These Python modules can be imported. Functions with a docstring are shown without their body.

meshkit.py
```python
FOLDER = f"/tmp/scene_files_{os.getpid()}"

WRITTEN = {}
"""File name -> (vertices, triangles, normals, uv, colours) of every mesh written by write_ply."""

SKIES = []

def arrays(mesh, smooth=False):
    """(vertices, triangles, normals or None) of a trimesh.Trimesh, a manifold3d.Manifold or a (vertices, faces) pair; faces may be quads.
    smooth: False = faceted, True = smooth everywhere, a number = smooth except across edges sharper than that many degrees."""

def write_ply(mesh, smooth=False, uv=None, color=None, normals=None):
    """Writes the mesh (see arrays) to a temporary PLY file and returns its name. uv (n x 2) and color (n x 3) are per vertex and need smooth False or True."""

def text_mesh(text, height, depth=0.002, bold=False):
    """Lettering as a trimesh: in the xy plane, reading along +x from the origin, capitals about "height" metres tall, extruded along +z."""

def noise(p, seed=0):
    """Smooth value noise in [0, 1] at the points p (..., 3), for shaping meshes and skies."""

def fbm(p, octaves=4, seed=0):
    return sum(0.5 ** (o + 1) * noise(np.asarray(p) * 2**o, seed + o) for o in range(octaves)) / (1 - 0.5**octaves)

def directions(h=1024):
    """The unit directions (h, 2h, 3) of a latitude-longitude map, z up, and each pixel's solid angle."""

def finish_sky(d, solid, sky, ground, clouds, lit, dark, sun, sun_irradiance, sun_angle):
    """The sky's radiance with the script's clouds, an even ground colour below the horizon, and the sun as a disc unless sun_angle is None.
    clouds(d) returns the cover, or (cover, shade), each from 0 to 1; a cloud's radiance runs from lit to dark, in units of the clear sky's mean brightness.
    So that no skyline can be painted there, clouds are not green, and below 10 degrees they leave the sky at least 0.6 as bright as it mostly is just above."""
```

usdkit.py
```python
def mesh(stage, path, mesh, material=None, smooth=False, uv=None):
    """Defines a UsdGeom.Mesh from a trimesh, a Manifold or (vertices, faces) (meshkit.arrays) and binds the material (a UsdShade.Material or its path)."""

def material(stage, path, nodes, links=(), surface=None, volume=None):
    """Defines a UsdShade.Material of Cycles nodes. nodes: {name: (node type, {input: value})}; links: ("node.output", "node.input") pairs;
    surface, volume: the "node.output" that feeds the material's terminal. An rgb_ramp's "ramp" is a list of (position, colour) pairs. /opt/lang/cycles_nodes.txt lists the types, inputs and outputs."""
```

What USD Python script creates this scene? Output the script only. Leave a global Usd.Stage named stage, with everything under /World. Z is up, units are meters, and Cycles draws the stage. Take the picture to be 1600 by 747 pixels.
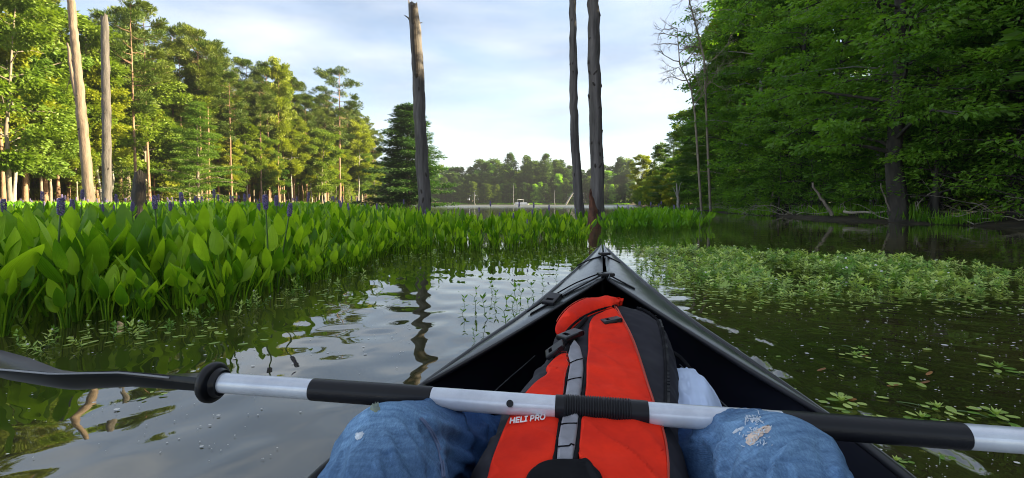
import math
import numpy as np, trimesh, usdkit, meshkit, manifold3d
from manifold3d import Manifold, CrossSection
from shapely.geometry import Polygon, Point
from scipy.interpolate import LinearNDInterpolator
from pxr import Usd, UsdGeom, UsdLux, UsdShade, Gf, Sdf, Vt

stage = Usd.Stage.CreateInMemory()
UsdGeom.SetStageUpAxis(stage, UsdGeom.Tokens.z)
UsdGeom.SetStageMetersPerUnit(stage, 1.0)
UsdGeom.Xform.Define(stage, '/World')
UsdGeom.Scope.Define(stage, '/World/Looks')

# ---------------------------------------------------------------- camera, sky, sun
EYE = 0.60                      # metres above the water
FOC = 720.0                     # focal length in pixels of the 1600 wide picture
PITCH = math.radians(2.2)
OPTIC_ROW = 318 + FOC * math.tan(PITCH)
cam = UsdGeom.Camera.Define(stage, '/World/Camera')
cam.CreateHorizontalApertureAttr(36.0)
cam.CreateVerticalApertureAttr(36.0 * 747 / 1600)
cam.CreateFocalLengthAttr(36.0 * FOC / 1600)
cam.CreateVerticalApertureOffsetAttr(-(373.5 - OPTIC_ROW) / 1600 * 36.0)
cam.CreateClippingRangeAttr(Gf.Vec2f(0.03, 5000))
cam.CreateExposureAttr(2.55)
cx = UsdGeom.Xformable(cam)
cx.AddTranslateOp().Set(Gf.Vec3d(0, 0, EYE))
cx.AddRotateXOp().Set(90 - math.degrees(PITCH))

SUN_AZ, SUN_EL = math.radians(84), math.radians(26)
SUN = np.array([math.sin(SUN_AZ) * math.cos(SUN_EL), math.cos(SUN_AZ) * math.cos(SUN_EL), math.sin(SUN_EL)])
sky_nodes = {
    'tc': ('texture_coordinate', {}),
    'sky': ('sky_texture', {'sky_type': 'single_scattering', 'sun_disc': False, 'sun_elevation': SUN_EL, 'sun_rotation': math.atan2(SUN[0], SUN[1]), 'altitude': 50.0, 'air_density': 1.0, 'aerosol_density': 1.0, 'ozone_density': 1.0}),
    'map': ('mapping', {'mapping_type': 'point', 'rotation': (0.1, 0.25, 0.35), 'scale': (1.0, 1.6, 4.2)}),
    'n': ('noise_texture', {'scale': 1.7, 'detail': 7.0, 'roughness': 0.55, 'distortion': 0.5}),
    'r': ('rgb_ramp', {'ramp': [(0.0, (0.15, 0.15, 0.15)), (0.38, (0.28, 0.28, 0.28)), (0.54, (0.56, 0.56, 0.56)), (0.70, (0.86, 0.86, 0.86))]}),
    'n2': ('noise_texture', {'scale': 2.6, 'detail': 5.0, 'roughness': 0.5}),
    'sh': ('rgb_ramp', {'ramp': [(0.32, (2.2, 2.4, 2.75)), (0.66, (4.3, 4.35, 4.35))]}),
    'mx': ('mix_color', {'blend_type': 'mix', 'use_clamp': False}),
    'bg': ('background_shader', {'strength': 0.05}),
}
sky_mat = usdkit.material(stage, '/World/Looks/sky_air', sky_nodes, [
    ('tc.generated', 'map.vector'), ('map.vector', 'n.vector'), ('map.vector', 'n2.vector'), ('n.fac', 'r.fac'), ('r.color', 'mx.fac'),
    ('n2.fac', 'sh.fac'), ('sky.color', 'mx.a'), ('sh.color', 'mx.b'), ('mx.result', 'bg.color')], surface='bg.background')
dome = UsdLux.DomeLight.Define(stage, '/World/sky')
dome.CreateIntensityAttr(1.0)
UsdShade.MaterialBindingAPI.Apply(dome.GetPrim()).Bind(sky_mat)
dome.GetPrim().SetCustomDataByKey('kind', 'structure')
sun = UsdLux.DistantLight.Define(stage, '/World/sun')
sun.CreateIntensityAttr(1.25)
sun.CreateAngleAttr(0.5)
sun.CreateColorAttr(Gf.Vec3f(1.0, 0.82, 0.50))
sun.GetPrim().CreateAttribute('inputs:normalize', Sdf.ValueTypeNames.Bool).Set(True)
sx = UsdGeom.Xformable(sun)
sx.AddRotateZOp().Set(-math.degrees(SUN_AZ))
sx.AddRotateXOp().Set(90 - math.degrees(SUN_EL) + 0.0)   # -z axis ends up pointing from the sun to the ground
sx.ClearXformOpOrder()
zax = SUN
xax = np.cross([0, 0, 1.0], zax); xax /= np.linalg.norm(xax)
yax = np.cross(zax, xax)
sx.MakeMatrixXform().Set(Gf.Matrix4d(*[float(q) for q in (*xax, 0, *yax, 0, *zax, 0, 0, 0, 0, 1)]))

# ---------------------------------------------------------------- helpers
RNG = np.random.default_rng(11)
FWD = np.array([0, math.cos(PITCH), -math.sin(PITCH)])
UPV = np.array([0, math.sin(PITCH), math.cos(PITCH)])

def ray(px, py):
    px, py = np.asarray(px, float), np.asarray(py, float)
    return np.stack([(px - 800) / FOC, FWD[1] - (py - OPTIC_ROW) / FOC * UPV[1], FWD[2] - (py - OPTIC_ROW) / FOC * UPV[2]], -1)

def at_z(px, py, z=0.0):
    """The point of the horizontal plane z seen in the direction px, py of the photograph."""
    d = ray(px, py)
    return np.array([0, 0, EYE]) + d * ((z - EYE) / d[..., 2])[..., None]

def at_y(px, py, y):
    d = ray(px, py)
    return np.array([0, 0, EYE]) + d * (y / d[..., 1])[..., None]

def project(p):
    q = np.asarray(p, float) - [0, 0, EYE]
    k = q @ FWD
    return np.stack([800 + FOC * q[..., 0] / k, OPTIC_ROW - FOC * (q @ UPV) / k], -1)

_used = {}
def path_for(name, parent='/World'):
    parent = str(parent.GetPath()) if hasattr(parent, 'GetPath') else str(parent)
    k = _used.setdefault((parent, name), 0)
    _used[(parent, name)] += 1
    return f'{parent}/{name}' + (f'_{k:03d}' if k else '')

def tag(o, label=None, cat=None, group=None, kind=None):
    p = o.GetPrim() if hasattr(o, 'GetPrim') else o
    for key, val in (('label', label), ('category', cat), ('group', group), ('kind', kind)):
        if val:
            p.SetCustomDataByKey(key, val)
    return o

def add(name, m, mat, parent='/World', smooth=False, uv=None):
    return usdkit.mesh(stage, path_for(name, parent), m, MAT[mat], smooth=smooth, uv=uv)

def matrix(loc, rz=0.0, s=1.0, tilt=(0, 0)):
    s = np.broadcast_to(np.asarray(s, float), 3)
    T = trimesh.transformations
    m = T.translation_matrix(loc) @ T.rotation_matrix(rz, [0, 0, 1]) @ T.rotation_matrix(tilt[0], [1, 0, 0]) @ T.rotation_matrix(tilt[1], [0, 1, 0]) @ np.diag([*s, 1.0])
    return Gf.Matrix4d(*[float(v) for v in m.T.ravel()])

def thing(name, loc=(0, 0, 0), rz=0.0, s=1.0, label=None, cat=None, group=None, tilt=(0, 0), parent='/World'):
    x = UsdGeom.Xform.Define(stage, path_for(name, parent))
    x.AddTransformOp().Set(matrix(loc, rz, s, tilt))
    return tag(x, label, cat, group)

stage.CreateClassPrim('/World/Kinds')
def kind_of(name):
    """A class prim to be referenced by every copy of one kind of thing."""
    return UsdGeom.Xform.Define(stage, path_for(name, '/World/Kinds'))

def copy(kind, name, loc, rz=0.0, s=1.0, label=None, cat=None, group=None, tilt=(0, 0)):
    x = thing(name, loc, rz, s, label, cat, group, tilt)
    x.GetPrim().GetReferences().AddInternalReference(kind.GetPath())
    x.GetPrim().SetInstanceable(True)
    return x

def scatter(name, kinds, mats, which, parent='/World'):
    """Many small alike things as ONE point instancer."""
    p = path_for(name, parent)
    pi = UsdGeom.PointInstancer.Define(stage, p)
    targets = []
    for i, k in enumerate(kinds):
        q = UsdGeom.Xform.Define(stage, f'{p}/source_{i:03d}')
        q.GetPrim().GetReferences().AddInternalReference(k.GetPath())
        targets.append(q.GetPath())
    pi.CreatePrototypesRel().SetTargets(targets)
    pi.CreateProtoIndicesAttr(Vt.IntArray([int(w) for w in which]))
    pos, rot, sca = [], [], []
    for loc, rz, s, tilt in mats:
        q = Gf.Rotation(Gf.Vec3d(1, 0, 0), math.degrees(tilt)) * Gf.Rotation(Gf.Vec3d(0, 0, 1), math.degrees(rz))
        u = q.GetQuat()
        pos.append(Gf.Vec3f(*map(float, loc))); rot.append(Gf.Quath(float(u.GetReal()), *[float(c) for c in u.GetImaginary()]))
        sca.append(Gf.Vec3f(*[float(c) for c in np.broadcast_to(s, 3)]))
    pi.CreatePositionsAttr(Vt.Vec3fArray(pos)); pi.CreateOrientationsAttr(Vt.QuathArray(rot)); pi.CreateScalesAttr(Vt.Vec3fArray(sca))
    return pi

def tube(pts, rad, sides=6, cap=True):
    """A tapered tube along pts: (vertices, triangles)."""
    pts = np.asarray(pts, float); n = len(pts)
    rad = np.broadcast_to(np.asarray(rad, float), n)
    t = np.gradient(pts, axis=0); t /= np.maximum(np.linalg.norm(t, axis=1, keepdims=True), 1e-12)
    ref = np.array([1.0, 0, 0]) if abs(t[0] @ [1, 0, 0]) < 0.8 else np.array([0, 1.0, 0])
    a = np.cross(t, ref); a /= np.maximum(np.linalg.norm(a, axis=1, keepdims=True), 1e-9)
    b = np.cross(t, a)
    th = np.arange(sides) / sides * 2 * math.pi
    v = pts[:, None] + rad[:, None, None] * (np.cos(th)[None, :, None] * a[:, None] + np.sin(th)[None, :, None] * b[:, None])
    v = v.reshape(-1, 3)
    i = np.arange(n - 1)[:, None] * sides; j = np.arange(sides)[None]; k = (j + 1) % sides
    f = np.concatenate([np.stack([i + j, i + k, i + sides + k], -1).reshape(-1, 3), np.stack([i + j, i + sides + k, i + sides + j], -1).reshape(-1, 3)])
    if cap:
        c = len(v); v = np.vstack([v, pts[:1], pts[-1:]])
        jj, kk = np.arange(sides), (np.arange(sides) + 1) % sides
        f = np.vstack([f, np.stack([np.full(sides, c), kk, jj], -1), np.stack([np.full(sides, c + 1), (n - 1) * sides + jj, (n - 1) * sides + kk], -1)])
    return v, f[:, ::-1]

class Pile:
    """Collects (vertices, triangles) into one mesh."""
    def __init__(s): s.v, s.f, s.n = [], [], 0
    def add(s, m):
        if hasattr(m, 'vertices'): m = (np.array(m.vertices), np.array(m.faces))
        elif hasattr(m, 'to_mesh'): m = meshkit.arrays(m)[:2]
        v, f = m; s.v.append(np.asarray(v, float)); s.f.append(np.asarray(f, int) + s.n); s.n += len(v); return s
    def get(s): return np.vstack(s.v), np.vstack(s.f)

def unit(a):
    return a / np.maximum(np.linalg.norm(a, axis=-1, keepdims=True), 1e-9)

def blades(c, d, nrm, L, W, fold=0.15):
    """One small folded leaf (two triangles) per row: base c, direction d, facing nrm."""
    d = unit(d); s = unit(np.cross(d, nrm)); up = np.cross(s, d)
    L, W = np.asarray(L, float).reshape(-1, 1), np.asarray(W, float).reshape(-1, 1)
    mid = c + d * L * 0.45 + up * W * fold
    v = np.stack([c, mid - s * W / 2, c + d * L, mid + s * W / 2], 1).reshape(-1, 3)
    i = np.arange(len(c))[:, None] * 4
    f = np.concatenate([i + [[0, 2, 1]], i + [[0, 3, 2]]], 0)
    return v, f

def hull(spheres, seg=20):
    """Convex hull of spheres (x, y, z, r)."""
    return Manifold.batch_hull([Manifold.sphere(r, seg).translate([x, y, z]) for x, y, z, r in spheres])

def chain(joints, seg=20):
    """Bones between successive (x, y, z, r) joints."""
    return [hull([a, b], seg) for a, b in zip(joints, joints[1:])]

def smooth_body(parts, edge=0.012, rounds=12):
    m = Manifold.batch_boolean(parts, manifold3d.OpType.Add).refine_to_length(edge)
    g = m.to_mesh()
    t = trimesh.Trimesh(g.vert_properties[:, :3], g.tri_verts, process=True)
    trimesh.smoothing.filter_taubin(t, 0.5, 0.53, rounds)
    return t
# ---------------------------------------------------------------- materials
MAT = {}
def look(name, nodes, links=(), surface='p.BSDF', volume=None):
    MAT[name] = usdkit.material(stage, '/World/Looks/' + name, nodes, links, surface=surface, volume=volume)

def plain(name, c, rough=0.6, c2=None, scale=8.0, bump=0.0, bscale=60.0, spec=0.5, coat=0.0, stretch=(1, 1, 1), **kw):
    c2 = c2 or tuple(q * 0.7 for q in c)
    nodes = {'tc': ('texture_coordinate', {}), 'mp': ('mapping', {'scale': stretch}),
             'n': ('noise_texture', {'scale': scale, 'detail': 6.0, 'roughness': 0.6}),
             'r': ('rgb_ramp', {'ramp': [(0.3, c2), (0.68, c)]}),
             'p': ('principled_bsdf', {'roughness': rough, 'specular_ior_level': spec, 'coat_weight': coat, **kw})}
    links = [('tc.object', 'mp.vector'), ('mp.vector', 'n.vector'), ('n.fac', 'r.fac'), ('r.color', 'p.base_color')]
    if bump:
        nodes['bn'] = ('noise_texture', {'scale': bscale, 'detail': 4.0}); nodes['b'] = ('bump', {'strength': 1.0, 'distance': bump})
        links += [('mp.vector', 'bn.vector'), ('bn.fac', 'b.height'), ('b.normal', 'p.normal')]
    look(name, nodes, links)

def leafy(name, dark, light, trans=0.35, rough=0.5, scale=0.6, spec=0.3, vary=0.25, veins=False, glow=(1.25, 1.3, 0.5)):
    """Leaves: colour varies from leaf clump to clump and from plant to plant; some light passes through."""
    nodes = {'tc': ('texture_coordinate', {}), 'n': ('noise_texture', {'scale': scale, 'detail': 3.0}),
             'oi': ('object_info', {}), 'mr': ('map_range', {'from_min': 0.0, 'from_max': 1.0, 'to_min': -vary, 'to_max': vary}),
             'ad': ('math', {'math_type': 'add', 'use_clamp': True}),
             'r': ('rgb_ramp', {'ramp': [(0.25, dark), (0.75, light)]}),
             'p': ('principled_bsdf', {'roughness': rough, 'specular_ior_level': spec}),
             'tm': ('mix_color', {'blend_type': 'multiply', 'fac': 1.0, 'b': glow, 'use_clamp': False}),
             't': ('translucent_bsdf', {}), 'm': ('mix_closure', {'fac': trans})}
    links = [('tc.object', 'n.vector'), ('oi.random', 'mr.value'), ('n.fac', 'ad.value1'), ('mr.result', 'ad.value2'), ('ad.value', 'r.fac'),
             ('r.color', 'p.base_color'), ('r.color', 'tm.a'), ('tm.result', 't.color'), ('p.BSDF', 'm.closure1'), ('t.BSDF', 'm.closure2')]
    if veins:
        nodes['uv'] = ('uvmap', {'attribute': 'st'})
        nodes['wv'] = ('wave_texture', {'wave_type': 'bands', 'bands_direction': 'x', 'scale': 1.6, 'distortion': 0.6, 'detail': 1.0})
        nodes['b'] = ('bump', {'strength': 0.35, 'distance': 0.004})
        links += [('uv.UV', 'wv.vector'), ('wv.fac', 'b.height'), ('b.normal', 'p.normal')]
    look(name, nodes, links, surface='m.closure')

leafy('sunny_leaf', (0.090, 0.145, 0.008), (0.240, 0.275, 0.016), scale=0.35, vary=0.3)
leafy('fresh_leaf', (0.060, 0.130, 0.012), (0.160, 0.230, 0.022), scale=0.4, vary=0.25)
leafy('shade_leaf', (0.085, 0.215, 0.018), (0.235, 0.430, 0.040), trans=0.5, spec=0.5, scale=0.5, vary=0.2)
leafy('dark_leaf', (0.075, 0.190, 0.018), (0.190, 0.370, 0.034), trans=0.5, spec=0.5, scale=0.5, vary=0.2)
leafy('pine_needle', (0.048, 0.088, 0.010), (0.130, 0.165, 0.018), scale=0.5, vary=0.2, trans=0.2)
leafy('cypress_leaf', (0.045, 0.115, 0.014), (0.105, 0.190, 0.022), scale=0.5, vary=0.2)
leafy('cypress_shaded', (0.018, 0.055, 0.012), (0.045, 0.110, 0.020), scale=0.5, vary=0.2)  # darker copy of cypress_leaf: shade on the lakeside cypress put into its colour
leafy('far_leaf', (0.030, 0.068, 0.016), (0.075, 0.130, 0.026), scale=0.12, vary=0.35)
leafy('weed_leaf', (0.095, 0.230, 0.010), (0.380, 0.580, 0.030), trans=0.54, rough=0.36, scale=5.0, spec=0.4, vary=0.4, veins=True)
leafy('weed_leaf_far', (0.090, 0.240, 0.010), (0.210, 0.420, 0.018), trans=0.42, rough=0.4, scale=2.0, spec=0.4, vary=0.3)
leafy('yellow_leaf', (0.16, 0.17, 0.015), (0.34, 0.25, 0.03), trans=0.3, scale=9.0, rough=0.45)
leafy('mat_leaf', (0.150, 0.300, 0.040), (0.560, 0.680, 0.200), trans=0.3, rough=0.35, scale=3.0, spec=0.3, vary=0.35)
leafy('brown_leaf', (0.14, 0.06, 0.02), (0.30, 0.13, 0.03), trans=0.15, scale=10.0)
leafy('grass_blade', (0.08, 0.11, 0.02), (0.21, 0.21, 0.05), trans=0.3, scale=1.0)
plain('flower', (0.22, 0.18, 0.36), 0.8, (0.09, 0.07, 0.16), scale=90.0)
plain('flower_stem', (0.08, 0.16, 0.03), 0.5)
plain('white_bloom', (0.75, 0.74, 0.68), 0.7)
plain('pine_bark', (0.30, 0.185, 0.115), 0.9, (0.12, 0.075, 0.05), scale=5.0, bump=0.02, bscale=14.0, stretch=(1, 1, 0.35))
plain('grey_bark', (0.25, 0.21, 0.165), 0.9, (0.11, 0.09, 0.07), scale=5.0, bump=0.015, bscale=18.0, stretch=(1, 1, 0.4))
plain('dark_bark', (0.055, 0.047, 0.038), 0.9, (0.018, 0.016, 0.014), scale=6.0, bump=0.015, bscale=20.0, stretch=(1, 1, 0.4))
plain('pale_bark', (0.33, 0.32, 0.29), 0.85, (0.13, 0.12, 0.105), scale=5.0, bump=0.01, bscale=18.0, stretch=(1, 1, 0.6))
plain('snag_wood', (0.125, 0.112, 0.108), 0.85, (0.032, 0.028, 0.027), scale=3.2, bump=0.02, bscale=16.0, stretch=(3.5, 3.5, 0.28))
plain('warm_snag_wood', (0.22, 0.165, 0.125), 0.85, (0.085, 0.062, 0.048), scale=3.2, bump=0.02, bscale=16.0, stretch=(3.5, 3.5, 0.28))
plain('dark_snag_wood', (0.055, 0.046, 0.040), 0.85, (0.015, 0.013, 0.012), scale=3.2, bump=0.03, bscale=14.0, stretch=(3.5, 3.5, 0.3))
plain('rot_wood', (0.13, 0.050, 0.026), 0.95, (0.030, 0.016, 0.012), scale=7.0, bump=0.03, bscale=18.0, stretch=(2, 2, 0.6))
plain('knot_wood', (0.035, 0.028, 0.024), 0.95)
plain('log_wood', (0.40, 0.35, 0.29), 0.85, (0.17, 0.14, 0.11), scale=4.0, bump=0.01, bscale=22.0)
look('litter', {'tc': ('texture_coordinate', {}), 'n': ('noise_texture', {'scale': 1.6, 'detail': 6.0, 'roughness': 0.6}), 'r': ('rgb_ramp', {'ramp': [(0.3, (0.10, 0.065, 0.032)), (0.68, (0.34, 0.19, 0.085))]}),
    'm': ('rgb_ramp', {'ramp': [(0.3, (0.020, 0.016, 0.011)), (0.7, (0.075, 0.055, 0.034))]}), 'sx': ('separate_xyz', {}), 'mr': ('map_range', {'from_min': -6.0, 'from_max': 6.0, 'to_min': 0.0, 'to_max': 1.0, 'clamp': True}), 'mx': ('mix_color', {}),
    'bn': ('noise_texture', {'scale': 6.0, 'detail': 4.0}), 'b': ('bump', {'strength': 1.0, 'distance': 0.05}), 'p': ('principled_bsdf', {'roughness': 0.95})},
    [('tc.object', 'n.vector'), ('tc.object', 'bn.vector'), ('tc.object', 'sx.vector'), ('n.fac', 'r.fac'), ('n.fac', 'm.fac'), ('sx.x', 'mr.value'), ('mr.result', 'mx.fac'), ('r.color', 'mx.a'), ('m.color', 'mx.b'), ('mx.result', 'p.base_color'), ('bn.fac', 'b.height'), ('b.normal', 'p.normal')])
plain('boat_white', (0.75, 0.75, 0.74), 0.4)
plain('boat_dark', (0.05, 0.06, 0.09), 0.4)
# ---------------------------------------------------------------- shore, ground, water
LAKE = np.array([(-46, -80), (-45, 0), (-43, 40), (-40, 80), (-37.5, 108), (-36, 130), (-52, 165), (-95, 205), (-118, 236), (-60, 241), (0, 237), (36, 240), (58, 236),
                 (62, 226), (50, 183), (29, 102), (20.5, 57), (15.5, 36), (12.6, 25), (12.0, 17), (12.2, 10), (12.6, 0), (13.5, -80)], float)
def shore_distance(x, y):
    """Metres inland (positive) or out on the lake (negative)."""
    p = np.stack([x, y], -1); best = np.full(p.shape[:-1], 1e9); inside = np.zeros(p.shape[:-1], bool)
    for a, b in zip(LAKE, np.roll(LAKE, -1, 0)):
        ab = b - a; t = np.clip(((p - a) @ ab) / (ab @ ab), 0, 1)
        best = np.minimum(best, np.linalg.norm(p - a - t[..., None] * ab, axis=-1))
        cr = ((a[1] > p[..., 1]) != (b[1] > p[..., 1])) & (p[..., 0] < (b[0] - a[0]) * (p[..., 1] - a[1]) / (b[1] - a[1] + 1e-12) + a[0])
        inside ^= cr
    return np.where(inside, -best, best)

def ground_z(x, y):
    x, y = np.asarray(x, float), np.asarray(y, float)
    d = shore_distance(x, y)
    w = meshkit.fbm(np.stack([x * 0.35, y * 0.35, 0 * x], -1), 3, 5) - 0.5
    d = d + w * 1.6
    land = 0.22 * np.clip(d, 0, 1.2) + 0.045 * np.clip(d - 1.2, 0, 60) + 0.3 * w * np.clip(d / 4, 0, 1)
    return np.where(d > 0, land, np.maximum(-1.4, 0.25 * d))

gx = np.unique(np.concatenate([np.linspace(-1600, -200, 15), np.linspace(-200, -60, 36), np.linspace(-60, -30, 31), np.linspace(-30, 8, 14), np.linspace(8, 30, 45), np.linspace(30, 120, 46), np.linspace(120, 1600, 16)]))
gy = np.unique(np.concatenate([np.linspace(-1600, -80, 14), np.linspace(-80, 0, 28), np.linspace(0, 60, 75), np.linspace(60, 150, 60), np.linspace(150, 260, 56), np.linspace(260, 1600, 20)]))
def sheet(gx, gy, zf, keep=None):
    X, Y = np.meshgrid(gx, gy, indexing='ij')
    v = np.stack([X, Y, zf(X, Y)], -1).reshape(-1, 3); n = len(gy)
    i, j = np.meshgrid(np.arange(len(gx) - 1), np.arange(n - 1), indexing='ij'); q = (i * n + j).ravel()
    quads = np.stack([q, q + n, q + n + 1, q + 1], -1)
    if keep is not None:
        quads = quads[keep(v[quads].mean(1))]
    return v, np.vstack([quads[:, [0, 1, 2]], quads[:, [0, 2, 3]]])
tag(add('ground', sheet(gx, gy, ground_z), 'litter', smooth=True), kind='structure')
# the boat's own frame: s forward, t to the right, z up
BO, BA = np.array([0.023, 0.0]), math.radians(10.5)
def boat(s, t, z):
    s, t, z = np.broadcast_arrays(*[np.asarray(q, float) for q in (s, t, z)])
    return np.stack([BO[0] + math.sin(BA) * s + math.cos(BA) * t, BO[1] + math.cos(BA) * s - math.sin(BA) * t, z], -1)
def to_boat(x, y):
    dx, dy = x - BO[0], y - BO[1]
    return math.sin(BA) * dx + math.cos(BA) * dy, math.cos(BA) * dx - math.sin(BA) * dy
TIP = 1.99
_hs = np.array([0.45, 0.66, 0.86, 1.03, 1.20, 1.45, 1.70, 1.88, 1.99])
_hw = np.array([0.376, 0.366, 0.328, 0.275, 0.213, 0.140, 0.074, 0.028, 0.003])
_hz = np.array([0.247, 0.250, 0.260, 0.279, 0.302, 0.338, 0.374, 0.402, 0.420])
from scipy.interpolate import PchipInterpolator
_fw, _fz = PchipInterpolator(_hs, _hw), PchipInterpolator(_hs, _hz)
def half_width(s): return _fw(np.clip(0.45 + np.abs(np.asarray(s, float) - 0.45), 0.45, TIP))
def sheer_z(s): return _fz(np.clip(0.45 + np.abs(np.asarray(s, float) - 0.45), 0.45, TIP))

def ridge(X, Y, a, b, amp, sig, seed):
    a, b = np.array(a, float), np.array(b, float); d = b - a; L = np.linalg.norm(d); d /= L
    u = (X - a[0]) * d[0] + (Y - a[1]) * d[1]; w = (X - a[0]) * -d[1] + (Y - a[1]) * d[0]
    n = meshkit.fbm(np.stack([u * 7, w * 9, 0 * u + seed], -1), 3, seed)
    w = w + 0.05 * (n - 0.5)
    env = np.clip(u / 0.2, 0, 1) * np.clip((L - u) / 0.25, 0, 1)
    brk = np.clip((meshkit.fbm(np.stack([u * 11, w * 16, 0 * u + 3 * seed], -1), 2, seed + 50) - 0.36) * 5, 0, 1)
    return amp * env * np.exp(-(w / sig) ** 2) * (0.15 + 1.5 * n) * (0.25 + 0.75 * brk)

def water_z(X, Y):
    near = np.clip((5.2 - Y) / 2.0, 0, 1) * np.clip((Y + 1) / 0.5, 0, 1) * np.clip((X + 3.2) / 1.5, 0, 1) * np.clip((4.2 - X) / 1.0, 0, 1)
    wob = meshkit.fbm(np.stack([X * 1.3, Y * 1.3, 0 * X], -1), 3, 3) * 2.6
    wob2 = meshkit.fbm(np.stack([X * 2.1, Y * 2.1, 0 * X + 4], -1), 2, 8)
    s, t = to_boat(X, Y)
    lft = np.clip((0.3 - t) / 0.4, 0, 1)
    z = 0.0016 * np.sin((0.55 * X + 1.0 * Y) * 2 * math.pi / 0.34 + wob * 3.0) * wob2 * 1.4
    z += 0.0011 * np.sin((-0.75 * X + 0.8 * Y) * 2 * math.pi / 0.27 + wob * 4.0) * lft * wob2
    z += 0.004 * (meshkit.fbm(np.stack([X * 1.7, Y * 1.7, 0 * X + 2], -1), 2, 21) - 0.5)
    z *= near
    z += ridge(X, Y, (0.66, 2.35), (0.98, 0.95), 0.012, 0.022, 31)
    z += ridge(X, Y, (0.86, 2.15), (1.10, 0.85), 0.019, 0.019, 32)
    z += ridge(X, Y, (0.95, 2.6), (1.30, 1.30), 0.009, 0.018, 33)
    z += ridge(X, Y, (0.05, 2.3), (-0.75, 0.9), 0.0018, 0.05, 34)
    z += ridge(X, Y, (-0.05, 2.7), (-1.1, 1.1), 0.0012, 0.06, 35)
    return z

wx = np.unique(np.concatenate([np.linspace(-1580, -80, 12), np.linspace(-80, -8, 25), np.linspace(-8, -2.6, 28), np.linspace(-2.6, -1.7, 22), np.linspace(-1.7, 2.0, 190), np.linspace(2.0, 3.6, 34), np.linspace(3.6, 12, 30), np.linspace(12, 80, 20), np.linspace(80, 1580, 12)]))
wy = np.unique(np.concatenate([np.linspace(-1580, -40, 10), np.linspace(-40, -1.2, 18), np.linspace(-1.2, 0.4, 24), np.linspace(0.4, 3.4, 160), np.linspace(3.4, 5.2, 40), np.linspace(5.2, 12, 30), np.linspace(12, 60, 30), np.linspace(60, 300, 24), np.linspace(300, 1580, 12)]))
def outside_hull(c):
    s, t = to_boat(c[:, 0], c[:, 1])
    return ~((np.abs(t) < 0.80 * half_width(s) - 0.025) & (s < 1.86) & (s > -0.96))
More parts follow.
